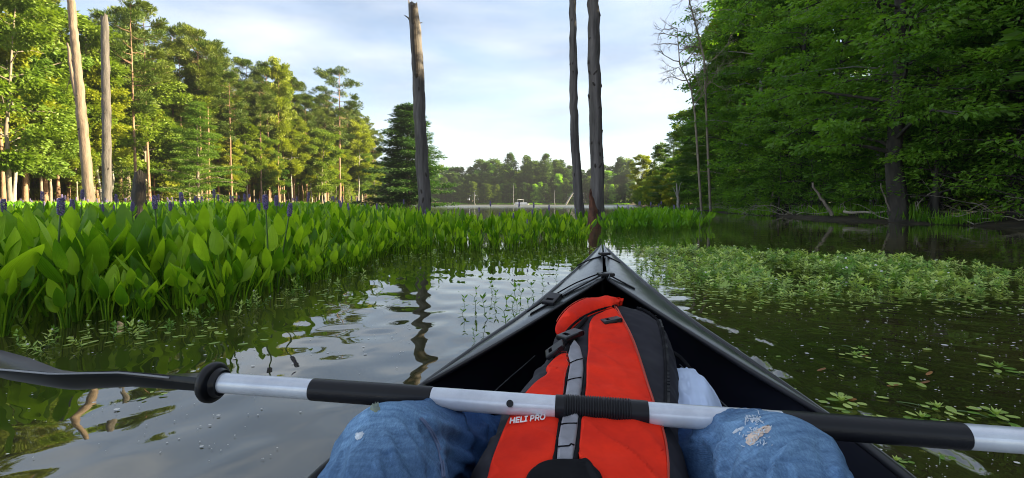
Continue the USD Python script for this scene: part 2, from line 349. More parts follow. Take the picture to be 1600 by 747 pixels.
look('lake_water', {
    'g': ('geometry', {}),
    'm1': ('mapping', {'scale': (0.55, 1.0, 1.0)}),
    'n1': ('noise_texture', {'scale': 2.2, 'detail': 3.0, 'roughness': 0.5}),
    'n2': ('noise_texture', {'scale': 0.22, 'detail': 2.0}),
    'm2': ('math', {'math_type': 'multiply'}),
    'b': ('bump', {'strength': 1.0, 'distance': 0.008}),
    'nc': ('noise_texture', {'scale': 0.9, 'detail': 5.0}),
    'rc': ('rgb_ramp', {'ramp': [(0.3, (0.016, 0.018, 0.006)), (0.7, (0.050, 0.045, 0.014))]}),
    'sx': ('separate_xyz', {}), 'bd': ('map_range', {'from_min': 35.0, 'from_max': 120.0, 'to_min': 1.0, 'to_max': 14.0, 'clamp': True}), 'm3': ('math', {'math_type': 'multiply'}), 'rr': ('map_range', {'from_min': 30.0, 'from_max': 130.0, 'to_min': 0.015, 'to_max': 0.4, 'clamp': True}),
    'p': ('principled_bsdf', {'roughness': 0.015, 'ior': 2.1, 'specular_ior_level': 0.5})},
    [('g.position', 'm1.vector'), ('m1.vector', 'n1.vector'), ('g.position', 'n2.vector'), ('n1.fac', 'm2.value1'), ('n2.fac', 'm2.value2'), ('m2.value', 'm3.value1'), ('sx.y', 'bd.value'), ('bd.result', 'm3.value2'), ('m3.value', 'b.height'),
     ('b.normal', 'p.normal'), ('g.position', 'nc.vector'), ('g.position', 'sx.vector'), ('sx.y', 'rr.value'), ('rr.result', 'p.roughness'), ('nc.fac', 'rc.fac'), ('rc.color', 'p.base_color')])
tag(add('water', sheet(wx, wy, water_z, outside_hull), 'lake_water', smooth=True), kind='structure')
# ---------------------------------------------------------------- trees: kinds
def curve(a, b, sag=0.0, n=5, jit=0.0, rng=RNG):
    t = np.linspace(0, 1, n)[:, None]
    p = np.asarray(a) * (1 - t) + np.asarray(b) * t
    p[:, 2] += sag * 4 * (t * (1 - t))[:, 0]
    if jit: p[1:-1] += rng.normal(0, jit, (n - 2, 3))
    return p

def spray_leaves(rng, centres, outs, n, radius, flat, L, W, droop=0.25, up=0.9):
    """n leaves round each twig end, in a flattened cloud; leaves point outwards and face mostly up."""
    k = len(centres)
    off = rng.normal(0, 1, (k, n, 3)); off *= (rng.random((k, n, 1)) ** 0.33) / np.maximum(np.linalg.norm(off, axis=-1, keepdims=True), 1e-6)
    off *= np.asarray(radius).reshape(-1, 1, 1); off[..., 2] *= flat
    c = (centres[:, None] + off).reshape(-1, 3)
    d = np.repeat(outs, n, 0) * 0.7 + unit(off.reshape(-1, 3)) * 0.7 + rng.normal(0, 0.35, (k * n, 3)); d[:, 2] -= droop
    nr = rng.normal(0, 0.45, (k * n, 3)); nr[:, 2] += up
    s = rng.uniform(0.65, 1.25, k * n)
    return blades(c, d, nr, L * s, W * s)

def straight_trunk(rng, h, r, top=0.12, lean=0.0, wob=0.0, sides=8, n=9, flare=1.35):
    t = np.linspace(0, 1, n)
    p = np.stack([lean * h * t + np.cumsum(rng.normal(0, wob, n)), np.cumsum(rng.normal(0, wob, n)), h * t], 1)
    p[0, :2] = 0; p[0, 2] = -0.5
    rad = r * (1 - t * (1 - top)); rad[0] *= flare
    return p, rad

def on(p, z):
    return np.stack([np.interp(z, p[:, 2], p[:, 0]), np.interp(z, p[:, 2], p[:, 1]), z], -1)

def build_tree(kind_name, trunk, crown, bark, leaf, limbs=None):
    k = kind_of(kind_name)
    add('trunk', trunk, bark, k, smooth=True)
    if limbs is not None: add('limbs', limbs, bark, k)
    if crown is not None: add('crown', crown, leaf, k)
    return k

def pine_kind(seed, h=24.0, r=0.2, crown_from=0.55, spread=2.6, tufts=130, mat='pine_needle', per=80, nl=0.42):
    rng = np.random.default_rng(seed)
    p, rad = straight_trunk(rng, h, r, 0.18, rng.normal(0, 0.008), 0.03)
    limbs, cs, os_ = Pile(), [], []
    nb = 30
    for i in range(nb):
        u = (i + rng.random()) / nb; z = h * (crown_from + (1 - crown_from) * u * 0.985)
        L = spread * (0.35 + 0.75 * math.sin(math.pi * min(1, 0.18 + 0.80 * (1 - u)))) * rng.uniform(0.6, 1.15)
        a = rng.uniform(0, 2 * math.pi); st = on(p, z)
        e = st + [math.cos(a) * L, math.sin(a) * L, L * rng.uniform(0.05, 0.45)]
        cv = curve(st, e, -0.08 * L, 4); limbs.add(tube(cv, np.linspace(0.05, 0.012, 4), 4, False))
        for q in range(max(2, int(tufts / nb))):
            w = rng.uniform(0.45, 1.0); b = cv[0] * (1 - w) + cv[-1] * w + rng.normal(0, 0.28, 3) * [1, 1, 0.6]
            cs.append(b); os_.append([math.cos(a), math.sin(a), 0.5])
    for q in range(6):
        cs.append(on(p, h * 0.99) + rng.normal(0, 0.35, 3)); os_.append([0, 0, 1])
    cs, os_ = np.array(cs), np.array(os_)
    cr = spray_leaves(rng, cs, os_, per, rng.uniform(0.4, 0.75, len(cs)), 0.6, nl, 0.10, -0.25, 0.4)
    for q in range(7):       # dead stubs below the crown
        z = h * rng.uniform(0.25, crown_from); a = rng.uniform(0, 6.28); st = on(p, z)
        limbs.add(tube([st, st + [math.cos(a) * 0.8, math.sin(a) * 0.8, 0.15]], [0.03, 0.01], 4, False))
    return build_tree('pine', tube(p, rad, 8), cr, 'pine_bark', mat, limbs.get())

def hardwood_kind(seed, h=17.0, r=0.16, crown_from=0.3, spread=2.9, clusters=150, per=130, L=0.30, W=0.19, mat='sunny_leaf', bark='grey_bark', flat=0.55, crad=(0.55, 1.05), name='hardwood'):
    rng = np.random.default_rng(seed)
    p, rad = straight_trunk(rng, h * 0.97, r, 0.1, rng.normal(0, 0.015), 0.10)
    limbs, cs, os_ = Pile(), [], []
    nb = 26
    for i in range(nb):
        u = (i + rng.random()) / nb; z = h * (crown_from + (0.96 - crown_from) * u)
        Lb = spread * (0.45 + 0.65 * math.sin(math.pi * (0.12 + 0.82 * u))) * rng.uniform(0.55, 1.2)
        if u > 0.85: Lb *= 0.7
        a = i * 2.4 + rng.uniform(-0.5, 0.5); st = on(p, z * 0.99)
        e = st + [math.cos(a) * Lb, math.sin(a) * Lb, Lb * rng.uniform(0.05, 0.6)]
        cv = curve(st, e, 0.06 * Lb, 4, 0.06, rng); limbs.add(tube(cv, np.linspace(0.055 * (1.2 - u), 0.012, 4), 4, False))
        for q in range(int(clusters / nb)):
            w = rng.uniform(0.4, 1.05); b = cv[0] * (1 - w) + cv[-1] * w + rng.normal(0, 0.35, 3) * [1, 1, 0.7]
            cs.append(b); os_.append([math.cos(a), math.sin(a), 0.1])
    cs, os_ = np.array(cs), np.array(os_)
    cr = spray_leaves(rng, cs, os_, per, rng.uniform(*crad, len(cs)), flat, L, W, 0.25, 0.3)
    return build_tree(name, tube(p, rad, 8), cr, bark, mat, limbs.get())

def cypress_kind(seed, h=16.0, r=0.28, crown_from=0.1, spread=3.6, nb=60, per=60, L=0.26, W=0.055, mat='cypress_leaf', bark='grey_bark', subs=9, crad=(0.35, 0.6), top=0.3, flat=0.20):
    """Feathery conical tree: layered level branches that carry flat sprays."""
    rng = np.random.default_rng(seed)
    p, rad = straight_trunk(rng, h, r, 0.06, rng.normal(0, 0.005), 0.03, flare=1.8)
    limbs, cs, os_ = Pile(), [], []
    for i in range(nb):
        u = ((i + rng.random()) / nb) ** 0.9; z = h * (crown_from + (0.985 - crown_from) * u)
        Lb = spread * (top * 0.35 + (1 - u) ** 0.75) * rng.uniform(0.55, 1.15)
        a = i * 2.4 + rng.uniform(-0.6, 0.6); st = on(p, z)
        e = st + [math.cos(a) * Lb, math.sin(a) * Lb, Lb * rng.uniform(-0.12, 0.22)]
        cv = curve(st, e, 0.07 * Lb, 5, 0.03, rng); limbs.add(tube(cv, np.linspace(0.045 * (1.15 - u), 0.01, 5), 4, False))
        for q in range(max(2, int(subs * (0.35 + Lb / spread)))):
            w = rng.uniform(0.2, 1.05); b = on(cv[:, [0, 1, 2]], 0) if False else cv[0] * (1 - w) + cv[-1] * w
            b = b + np.array([-math.sin(a), math.cos(a), 0]) * rng.normal(0, 0.22 * Lb * (1.1 - w) + 0.08) + [0, 0, rng.normal(-0.03, 0.06)]
            cs.append(b); os_.append([math.cos(a), math.sin(a), -0.05])
    cs, os_ = np.array(cs), np.array(os_)
    cr = spray_leaves(rng, cs, os_, per, rng.uniform(*crad, len(cs)), flat, L, W, 0.2, 1.2 if flat < 0.3 else 0.5)
    return build_tree('cypress', tube(p, rad, 9), cr, bark, mat, limbs.get())

def bank_tree_kind(seed, h=15.0, r=0.2, low=0.12, spread=4.2, nb=44, subs=7, per=14, L=0.17, W=0.092, mat='shade_leaf', bark='dark_bark', toward=None, lean=0.0):
    """Broad tree of the near right bank: long level limbs low down, flat layered sprays."""
    rng = np.random.default_rng(seed)
    p, rad = straight_trunk(rng, h * 0.96, r, 0.12, lean, 0.12, sides=10)
    limbs, cs, os_ = Pile(), [], []
    for i in range(nb):
        u = (i + rng.random()) / nb; z = h * (low + (0.94 - low) * u ** 1.05)
        Lb = spread * (0.55 + 0.5 * math.sin(math.pi * (0.25 + 0.7 * u))) * rng.uniform(0.45, 1.15)
        a = i * 2.4 + rng.uniform(-0.6, 0.6)
        if toward is not None and rng.random() < 0.35: a = toward + rng.normal(0, 0.6)
        st = on(p, z)
        e = st + [math.cos(a) * Lb, math.sin(a) * Lb, Lb * rng.uniform(-0.18, 0.45)]
        cv = curve(st, e, 0.10 * Lb, 5, 0.08, rng); limbs.add(tube(cv, np.linspace(0.06 * (1.2 - u), 0.012, 5), 5, False))
        for q in range(subs):
            w = rng.uniform(0.3, 1.0); k = w * 4; j = min(3, int(k)); b0 = cv[j] * (1 - k + j) + cv[j + 1] * (k - j)
            aa = a + rng.choice([-1, 1]) * rng.uniform(0.4, 1.1); l2 = rng.uniform(0.35, 1.3)
            e2 = b0 + [math.cos(aa) * l2, math.sin(aa) * l2, rng.uniform(-0.25, 0.18)]
            limbs.add(tube([b0, e2], [0.012, 0.004], 3, False))
            for w2 in (0.35, 0.6, 0.85, 1.05):
                cs.append(b0 * (1 - w2) + e2 * w2 + rng.normal(0, 0.05, 3)); os_.append([math.cos(aa), math.sin(aa), -0.1])
    cs, os_ = np.array(cs), np.array(os_)
    cr = spray_leaves(rng, cs, os_, per, rng.uniform(0.22, 0.46, len(cs)), 0.34, L, W, 0.3, 0.25)
    return build_tree('bank_tree', tube(p, rad, 10), cr, bark, mat, limbs.get())

def sapling_kind(seed, h=4.0, mat='sunny_leaf', per=60, L=0.2, W=0.11, n=22, spread=1.1, low=0.1, name='sapling', bark='grey_bark', crad=(0.3, 0.55)):
    rng = np.random.default_rng(seed)
    p, rad = straight_trunk(rng, h * 0.95, 0.035 + 0.006 * h, 0.15, rng.normal(0, 0.05), 0.04, n=7)
    limbs, cs, os_ = Pile(), [], []
    for i in range(n):
        u = (i + rng.random()) / n; z = h * (low + (0.97 - low) * u); a = i * 2.4 + rng.uniform(-0.5, 0.5)
        Lb = spread * (0.5 + 0.6 * math.sin(math.pi * (0.2 + 0.75 * u))) * rng.uniform(0.5, 1.2); st = on(p, z)
        e = st + [math.cos(a) * Lb, math.sin(a) * Lb, Lb * rng.uniform(0, 0.5)]
        limbs.add(tube([st, e], [0.02, 0.006], 4, False))
        for w in (0.45, 0.75, 1.0):
            cs.append(st * (1 - w) + e * w + rng.normal(0, 0.12, 3)); os_.append([math.cos(a), math.sin(a), 0])
    cs, os_ = np.array(cs), np.array(os_)
    cr = spray_leaves(rng, cs, os_, per // 3, rng.uniform(*crad, len(cs)), 0.45, L, W)
    k = kind_of(name); add('trunk', tube(p, rad, 6), bark, k, smooth=True); add('limbs', limbs.get(), bark, k); add('crown', cr, mat, k)
    return k

def far_kind(seed, h=18.0, pine=False, mat='far_leaf'):
    rng = np.random.default_rng(seed)
    p, rad = straight_trunk(rng, h, 0.2, 0.15, 0.0, 0.05, n=5)
    n = 60 if pine else 110
    lo = 0.5 if pine else 0.02
    u = rng.random(n) ** (0.9 if pine else 1.0)
    z = h * (lo + (0.98 - lo) * u)
    wmax = (2.3 if pine else 3.3) * np.sin(np.pi * (0.22 + 0.72 * u)) * rng.uniform(0.3, 1.0, n)
    a = rng.uniform(0, 6.28, n); q = on(p, z)
    cs = q + np.stack([np.cos(a) * wmax, np.sin(a) * wmax, 0 * a], 1)
    os_ = np.stack([np.cos(a), np.sin(a), 0.1 + 0 * a], 1)
    cr = spray_leaves(rng, cs, os_, 46, rng.uniform(0.6, 1.15, n), 0.6, 0.55, 0.32, 0.1, 0.7)
    k = kind_of('far_tree'); add('trunk', tube(p, rad, 5), 'dark_bark' if seed % 2 else 'grey_bark', k, smooth=True); add('crown', cr, mat, k)
    return k

PINES = [pine_kind(100 + i, 25.0, 0.19, (0.5, 0.58, 0.45, 0.62)[i], (2.7, 2.4, 3.0, 2.6)[i]) for i in range(4)]
SUNNY = [hardwood_kind(200 + i, 17.0, 0.15, (0.28, 0.4, 0.2, 0.34)[i], (2.9, 2.5, 3.2, 2.7)[i], mat=('sunny_leaf', 'sunny_leaf', 'fresh_leaf', 'sunny_leaf')[i], bark=('grey_bark', 'pine_bark', 'grey_bark', 'pale_bark')[i]) for i in range(4)]
THICK = [hardwood_kind(250 + i, 12.0, 0.13, 0.03, 3.3, clusters=190, per=80, mat=('sunny_leaf', 'fresh_leaf')[i]) for i in range(2)]
DARK_THICK = [hardwood_kind(260 + i, 10.0, 0.13, 0.02, 3.4, clusters=190, per=90, mat=('shade_leaf', 'dark_leaf')[i], bark='dark_bark') for i in range(2)]
CYPR = [cypress_kind(300, 16.0, 0.30, 0.04, 3.6, nb=130, per=46, subs=11, mat='cypress_shaded', crad=(0.35, 0.75), flat=0.42, L=0.3, W=0.08), cypress_kind(301, 12.0, 0.2, 0.14, 3.3, mat='cypress_leaf'), cypress_kind(302, 14.0, 0.24, 0.06, 3.9, nb=70, mat='cypress_leaf', L=0.2, W=0.05, per=80, subs=11)]
BANK = [bank_tree_kind(400, 15.0, 0.24, 0.12, 4.4, toward=math.pi), bank_tree_kind(401, 16.0, 0.17, 0.2, 3.8, bark='pale_bark'), bank_tree_kind(402, 14.0, 0.16, 0.06, 3.9, mat='dark_leaf', toward=math.pi, lean=-0.05), bank_tree_kind(403, 16.0, 0.19, 0.3, 4.0, mat='dark_leaf')]
SAPS = [sapling_kind(500 + i, (3.4, 4.6, 6.0)[i], ('sunny_leaf', 'fresh_leaf', 'sunny_leaf')[i], n=(20, 24, 30)[i], spread=(1.0, 1.2, 1.5)[i]) for i in range(3)]
SHADE_SAPS = [sapling_kind(520 + i, (2.2, 4.0, 5.5)[i], ('shade_leaf', 'shade_leaf', 'dark_leaf')[i], per=150, L=0.12, W=0.06, n=(20, 28, 34)[i], spread=(0.9, 1.5, 1.9)[i], low=0.04, bark='dark_bark') for i in range(3)]
FARS = [far_kind(600 + i, 18.0, pine=(i in (1, 4)), mat=('far_leaf', 'far_leaf', 'far_leaf', 'fresh_leaf', 'far_leaf', 'shade_leaf')[i]) for i in range(6)]

def plant(kind, name, x, y, s=1.0, rz=None, label=None, cat='tree', group=None, dz=0.0, tilt=(0, 0), rng=RNG):
    return copy(kind, name, (x, y, float(ground_z(x, y)) + dz), rng.uniform(0, 6.28) if rz is None else rz, s, label, cat, group, tilt)

# ---- the sunlit forest on the left bank
def left_edge(y):
    return np.interp(y, [0, 40, 80, 108, 130], [-45, -43, -40, -37.5, -36])
rng = np.random.default_rng(77)
LEFT = 'in the sunlit forest on the left bank'
for row, (back, step, what) in enumerate(((2.5, 1.15, 'front'), (6.0, 2.0, 'mix'), (10.5, 2.4, 'mix'), (13.5, 2.4, 'low'), (16.0, 3.0, 'tall'), (20.0, 2.6, 'low'), (23.0, 3.6, 'tall'), (32.0, 4.0, 'tall'))):
    y = 20.0 + rng.uniform(0, 2)
    while y < 130 + back * 0.6:
        x = left_edge(y) - back + rng.normal(0, 1.0); u = rng.random()
        if what == 'front':
            if u < 0.50: plant(SUNNY[rng.integers(4)], 'hardwood_tree', x, y, rng.uniform(0.42, 1.0), label='leafy yellow green tree at the front of the sunlit left forest', group='leafy trees at the front of the left forest', rng=rng)
            elif u < 0.70: plant(SAPS[rng.integers(3)], 'sapling', x, y, rng.uniform(0.7, 1.3), label='bright green sapling at the foot of the sunlit left forest', group='saplings at the foot of the left forest', rng=rng)
            elif u < 0.98: plant(PINES[rng.integers(4)], 'pine_tree', x, y, rng.uniform(0.75, 0.98), label='tall straight pine at the front of the sunlit left forest', group='pines at the front of the left forest', rng=rng)
        elif what == 'low':
            plant(THICK[rng.integers(2)], 'understory_tree', x, y, rng.uniform(0.5, 0.85), label='low bushy hardwood in the dim interior of the left forest', group='low hardwoods inside the left forest', rng=rng)
        elif what == 'mix':
            if u < 0.34: plant(PINES[rng.integers(4)], 'pine_tree', x, y, rng.uniform(0.85, 1.03), label='tall bare trunked pine standing ' + LEFT, group='pines of the left forest', rng=rng)
            elif u < 0.85: plant(SUNNY[rng.integers(4)], 'hardwood_tree', x, y, rng.uniform(0.7, 1.3), label='leafy green hardwood tree standing ' + LEFT, group='hardwoods of the left forest', rng=rng)
            else: plant(SAPS[rng.integers(3)], 'sapling', x, y, rng.uniform(0.8, 1.4), label='green sapling between the trunks of the left forest', group='saplings inside the left forest', rng=rng)
        else:
            if u < 0.4: plant(THICK[rng.integers(2)], 'hardwood_tree', x, y, rng.uniform(0.6, 1.1), label='hardwood tree deep inside the left forest', group='hardwoods deep in the left forest', rng=rng)
            elif u < 0.7: plant(PINES[rng.integers(4)], 'pine_tree', x, y, rng.uniform(0.85, 1.02), label='pine tree deep inside the left forest', group='pines deep in the left forest', rng=rng)
            else: plant(SUNNY[rng.integers(4)], 'hardwood_tree', x, y, rng.uniform(1.0, 1.4), label='hardwood tree deep inside the left forest', group='hardwoods deep in the left forest', rng=rng)
        y += step * rng.uniform(0.6, 1.4) * (1 + max(0, y - 80) / 250)
# trees one can single out on the left
def px_tree(kind, name, px, Y, top, h0, label, group=None, rz=None, widen=1.0, dz=0.0):
    x = (px - 800) / FOC * Y; z0 = float(ground_z(x, Y))
    h = EYE + (318 - top) / FOC * Y - z0; s = h / h0
    return plant(kind, name, x, Y, (s * widen, s * widen, s), rz, label, dz=dz)
px_tree(PINES[2], 'pine_tree', 531, 100, 113, 25, 'lone dark pine with flat topped crown rising above the yellow trees', widen=1.25)
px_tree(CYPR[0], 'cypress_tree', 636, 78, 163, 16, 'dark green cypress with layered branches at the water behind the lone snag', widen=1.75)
px_tree(CYPR[1], 'cypress_tree', 308, 53, 158, 12, 'bright green cypress with layered branches before the left forest', widen=1.05)
px_tree(SUNNY[1], 'hardwood_tree', 437, 82, 95, 17, 'thin topped tree poking above the yellow green left forest', widen=0.55)
px_tree(SUNNY[2], 'hardwood_tree', 20, 37, -40, 17, 'big leafy tree at the left edge with branches over the weeds', widen=1.0)
px_tree(SUNNY[2], 'hardwood_tree', 505, 92, 200, 17, 'low rounded yellow green tree below the lone dark pine', widen=1.1)
px_tree(SUNNY[3], 'hardwood_tree', 560, 112, 190, 17, 'last yellow green tree at the far end of the left forest', widen=1.0)

# ---- the far shore
rng = np.random.default_rng(78)
for row, (dy, step) in enumerate(((3, 2.2), (9, 2.6), (17, 3.6), (27, 4.0))):
    x = -112.0 + rng.uniform(0, 3)
    while x < 66:
        y = np.interp(x, [-118, -60, 0, 36, 58], [238, 241, 237, 240, 236]) + dy + rng.normal(0, 1.2)
        k = rng.integers(6) if row else rng.choice([0, 2, 3, 5, 1])
        base = (0.68, 0.92, 1.14, 1.25)[row] * (0.75 + 0.42 * meshkit.noise(np.array([x / 13.0, row, 0.3]), 4))
        q = base * rng.uniform(0.82, 1.12); plant(FARS[k], 'far_tree', x, y, (q * 1.3, q * 1.3, q), label=('hazy green tree at the water on the far shore', 'hazy green tree in the middle of the far shore wood', 'hazy tall tree behind the far shore wood', 'hazy tree at the back of the far shore wood')[row], group=('trees along the far waterline', 'trees in the far wood', 'tall trees of the far wood', 'back trees of the far wood')[row], rng=rng)
        x += step * rng.uniform(0.6, 1.4)
for px, top, lab in ((797, 239, 'tallest hazy pine with round crown above the far shore wood'), (823, 243, 'thin hazy pine right of the tallest far pine'), (853, 240, 'broad topped hazy pine left of the twin snags on the far shore'), (968, 246, 'hazy pine on the far shore just right of the twin snags'), (985, 249, 'second hazy pine on the far shore right of the twin snags')):
    px_tree(FARS[1 if px % 2 else 4], 'far_pine', px, 246, top, 18, lab, widen=1.0)

# ---- the right shore beyond the bend
rng = np.random.default_rng(79)
def right_edge(y):
    return np.interp(y, [0, 10, 17, 25, 36, 57, 102, 183, 226], [12.6, 12.2, 12.0, 12.6, 15.5, 20.5, 29, 50, 62])
y = 56.0
while y < 215:
    for back, sc in ((2.0, 0.55), (6.5, 0.75), (12.0, 0.95), (19.0, 1.0)):
        x = right_edge(y) + back + rng.normal(0, 0.8)
        kk, nm = ((SUNNY[2 + rng.integers(2)], 'shore_tree') if rng.random() < 0.5 else (FARS[(0, 2, 5)[rng.integers(3)]], 'shore_tree'))
        plant(kk, nm, x, y + rng.normal(0, 1.5), sc * rng.uniform(0.62, 1.0) * (0.8 if y < 120 else 1.0), label='green tree along the right shore beyond the bend', group='trees of the right shore beyond the bend', rng=rng)
    y += 4.2 * rng.uniform(0.7, 1.3) * (1 + y / 150)
y = 58.0
while y < 222:
    plant(THICK[rng.integers(2)], 'understory_tree', right_edge(y) + rng.uniform(-0.3, 0.8), y, rng.uniform(0.3, 0.5) * (0.7 + y / 300), label='low bushy tree at the waterline of the right shore beyond the bend', group='low trees of the right shore beyond the bend', rng=rng); y += 2.6 * rng.uniform(0.7, 1.3) * (1 + y / 200)
px_tree(SUNNY[0], 'hardwood_tree', 1004, 108, 240, 17, 'yellow topped tree on the right shore beyond the bend', widen=1.2)

# ---- the shaded right bank
rng = np.random.default_rng(80)
G1 = 'trees of the shaded right bank'
SIDE = {'front': ('leafy green tree in the front row of the shaded right bank', 'front trees of the shaded right bank'), 'deep': ('dark green tree deep in the wood of the right bank', 'inner trees of the shaded right bank')}
for back, step, ymax in ((1.8, 2.6, 54), (5.0, 3.2, 56), (10.0, 4.0, 58), (16.0, 4.6, 62), (23.0, 5.0, 66)):
    y = 9.0 + rng.uniform(0, 2)
    while y < (ymax if back < 8 else 27):
        x = right_edge(y) + back + rng.normal(0, 0.6)
        need = 318 / FOC * y * 1.05 + 1.5          # tall enough to leave the top of the picture, or its outline there
        if back < 8:
            k, h0 = BANK[rng.integers(4)], 15.0; s = np.clip((need + back * 0.25) / h0, 0.58, 1.05) * rng.uniform(0.9, 1.1); w = max(s, 0.82)
            if y > 36 and back < 4: k, h0 = CYPR[2], 14.0; s = rng.uniform(0.75, 1.05); w = s
        else:
            k, h0 = (DARK_THICK[rng.integers(2)], 10.0) if rng.random() < 0.55 else (BANK[rng.integers(4)], 15.0)
            s = np.clip((need + back * 0.2 + 2) / h0, 0.8, 1.5) * rng.uniform(0.85, 1.05); w = min(s, 1.2)
            if y < 30: s = max(s, (19.0 if back > 12 else 16.0) / h0)
        lab = SIDE['front' if back < 4 else 'deep']
        plant(k, 'bank_tree', x, y, (w, w, s), label=lab[0], group=lab[1], rng=rng)
        y += step * rng.uniform(0.7, 1.3)
y = 20.0
while y < 60:
    for back in (7.5, 12.0): plant(DARK_THICK[rng.integers(2)], 'understory_tree', right_edge(y) + back + rng.normal(0, 0.8), y, (0.75, 0.75, rng.uniform(0.38, 0.55)), label='low bushy tree in the dim interior of the right bank wood', group='low trees inside the right bank wood', rng=rng)
    y += 2.6
px_tree(BANK[0], 'bank_tree', 1410, 14.6, -420, 15, 'thick dark trunked tree leaning over the water on the right bank', rz=0.0)
px_tree(CYPR[2], 'cypress_tree', 1155, 31, -30, 14, 'feathery green cypress with drooping branches at the right bank corner', widen=0.95)
px_tree(CYPR[2], 'cypress_tree', 1106, 50, 130, 14, 'smaller feathery green cypress farthest along the right bank', widen=1.15)
px_tree(SUNNY[3], 'hardwood_tree', 1150, 40, -40, 17, 'tall leafy green tree above the feathery cypresses of the right bank', widen=0.9)
px_tree(BANK[1], 'bank_tree', 1180, 27, -60, 15, 'airy tree with pale trunk where sky shows through on the right bank')
px_tree(SUNNY[2], 'hardwood_tree', 1084, 58, 165, 17, 'rounded green tree at the tip of the right bank', widen=1.1)
px_tree(FARS[2], 'hardwood_tree', 1030, 85, 225, 18, 'hazy green tree just past the tip of the right bank', widen=1.1)
px_tree(CYPR[1], 'cypress_tree', 1050, 66, 205, 12, 'pale green cypress at the end of the right bank by the lake', widen=1.1)
for i in range(34):
    y = 11 + i * 1.25 + rng.normal(0, 0.5); x = right_edge(y) + rng.uniform(0.2, 2.4)
    plant(SHADE_SAPS[rng.integers(3)], 'bank_sapling', x, y, rng.uniform(0.6, 1.15), label='low leafy sapling overhanging the water of the right bank', cat='sapling', group='saplings along the shaded right bank', rng=rng)
# the wood goes on beside and behind the boat and shades it
for back, step, lo in ((2.5, 3.0, -14), (6.5, 2.6, -12), (11.0, 2.8, -12), (17.0, 3.4, -14), (24.0, 4.2, -16)):
    y = lo
    while y < 10.5:
        k, h0 = (DARK_THICK[rng.integers(2)], 10.0) if rng.random() < 0.6 else (BANK[rng.integers(4)], 15.0); s = (9.5 + 0.35 * back) / h0 * rng.uniform(0.95, 1.15)
        plant(k, 'bank_tree', right_edge(max(y, 0)) + back, y, (max(s, 0.95) if h0 == 15 else 1.2, max(s, 0.95) if h0 == 15 else 1.2, s), label=SIDE['deep'][0], group=SIDE['deep'][1], rng=rng)
        y += step * rng.uniform(0.8, 1.2)
# ---------------------------------------------------------------- dead trunks
def snag(name, path, widths, Y, mat, label, jag=0.35, knots=0, seed=1, sides=14, cat='dead tree', twigs=(), char=None, rough=0.085, group=None):
    """path: pixels up the trunk; widths in pixels; Y metres ahead."""
    rng = np.random.default_rng(seed)
    P = np.array([at_y(a, b, Y) for a, b in path]); base = P[0].copy()
    R = np.array(widths) / FOC * Y / 2
    L = np.concatenate([[0], np.cumsum(np.linalg.norm(np.diff(P, axis=0), axis=1))]); n = max(14, int(L[-1] / 0.28))
    u = np.linspace(0, L[-1], n); p = np.stack([PchipInterpolator(L, P[:, k])(u) for k in range(3)], 1); r = PchipInterpolator(L, R)(u)
    p[1:-1, :2] += rng.normal(0, 0.012, (n - 2, 2))
    v, f = tube(p, r, sides, cap=False); v = v.reshape(n, sides, 3)
    c = v.mean(1, keepdims=True); th = np.arange(sides)
    k = 1 + rough * (meshkit.fbm(np.stack(np.broadcast_arrays(np.cos(th / sides * 6.283)[None] * 1.7, np.sin(th / sides * 6.283)[None] * 1.7, u[:, None] * 0.9), -1) + seed, 3, seed) - 0.5) * 4
    v = c + (v - c) * k[..., None]
    tops = rng.uniform(-jag, jag, sides) * 0.6 + 0.35 * jag * np.sin(th / sides * 6.283 + seed)
    v[-1, :, 2] += tops; v[-2, :, 2] += tops * 0.35
    v = v.reshape(-1, 3); ci = len(v); v = np.vstack([v, p[-1:] - [0, 0, jag * 0.8]])
    f = np.vstack([f, np.stack([np.full(sides, ci), (n - 1) * sides + th, (n - 1) * sides + (th + 1) % sides], -1)])
    t = thing(name, base, label=label, cat=cat, group=group)
    add('trunk', (v - base, f), mat, t, smooth=50)
    for q in range(knots):
        i = rng.integers(2, n - 2); a = rng.uniform(math.pi * 1.1, math.pi * 1.9)
        e = trimesh.creation.icosphere(2); e.apply_scale((0.16 * r[i], 0.13 * r[i], rng.uniform(0.25, 0.5) * r[i]))
        e.apply_transform(trimesh.transformations.rotation_matrix(rng.normal(0, 0.3), [0, 1, 0]))
        e.apply_translation(p[i] + [math.cos(a) * r[i] * 0.98, math.sin(a) * r[i] * 0.98, 0] - base); add('knot_hole', e, 'knot_wood', t, smooth=True)
    for tw in twigs:
        q = np.array([at_y(a, b, Y) for a, b in tw]) - base
        add('broken_branch', tube(curve(q[0], q[-1], 0.05, 5, 0.02, rng), np.linspace(0.035, 0.012, 5), 6), mat, t)
    if char is not None:
        q = np.array([at_y(a, b, Y) for a, b in char[0]]); q[:, 1] -= np.interp(q[:, 2], p[:, 2], r) * 0.86
        add('charred_hollow', (lambda m: (np.array(m[0]) - base, m[1]))(tube(PchipInterpolator(np.arange(len(q)), q)(np.linspace(0, len(q) - 1, 16)) + rng.normal(0, 0.01, (16, 3)), np.array(char[1])[np.linspace(0, len(char[1]) - 1, 16).astype(int)] / FOC * Y / 2, 8)), 'knot_wood', t)
    return t
snag('snag', [(143, 352), (140, 318), (125, 150), (108, -30)], [16, 14, 12, 9], 24.0, 'warm_snag_wood', 'bare warm brown dead trunk leaning left among the weeds on the left', seed=3, knots=4)
snag('snag', [(169, 352), (168, 318), (166, 170), (163, 27)], [14, 12.5, 11.5, 9], 22.0, 'snag_wood', 'straight grey dead trunk with broken top beside the leaning brown one', jag=0.3, knots=9, seed=4)
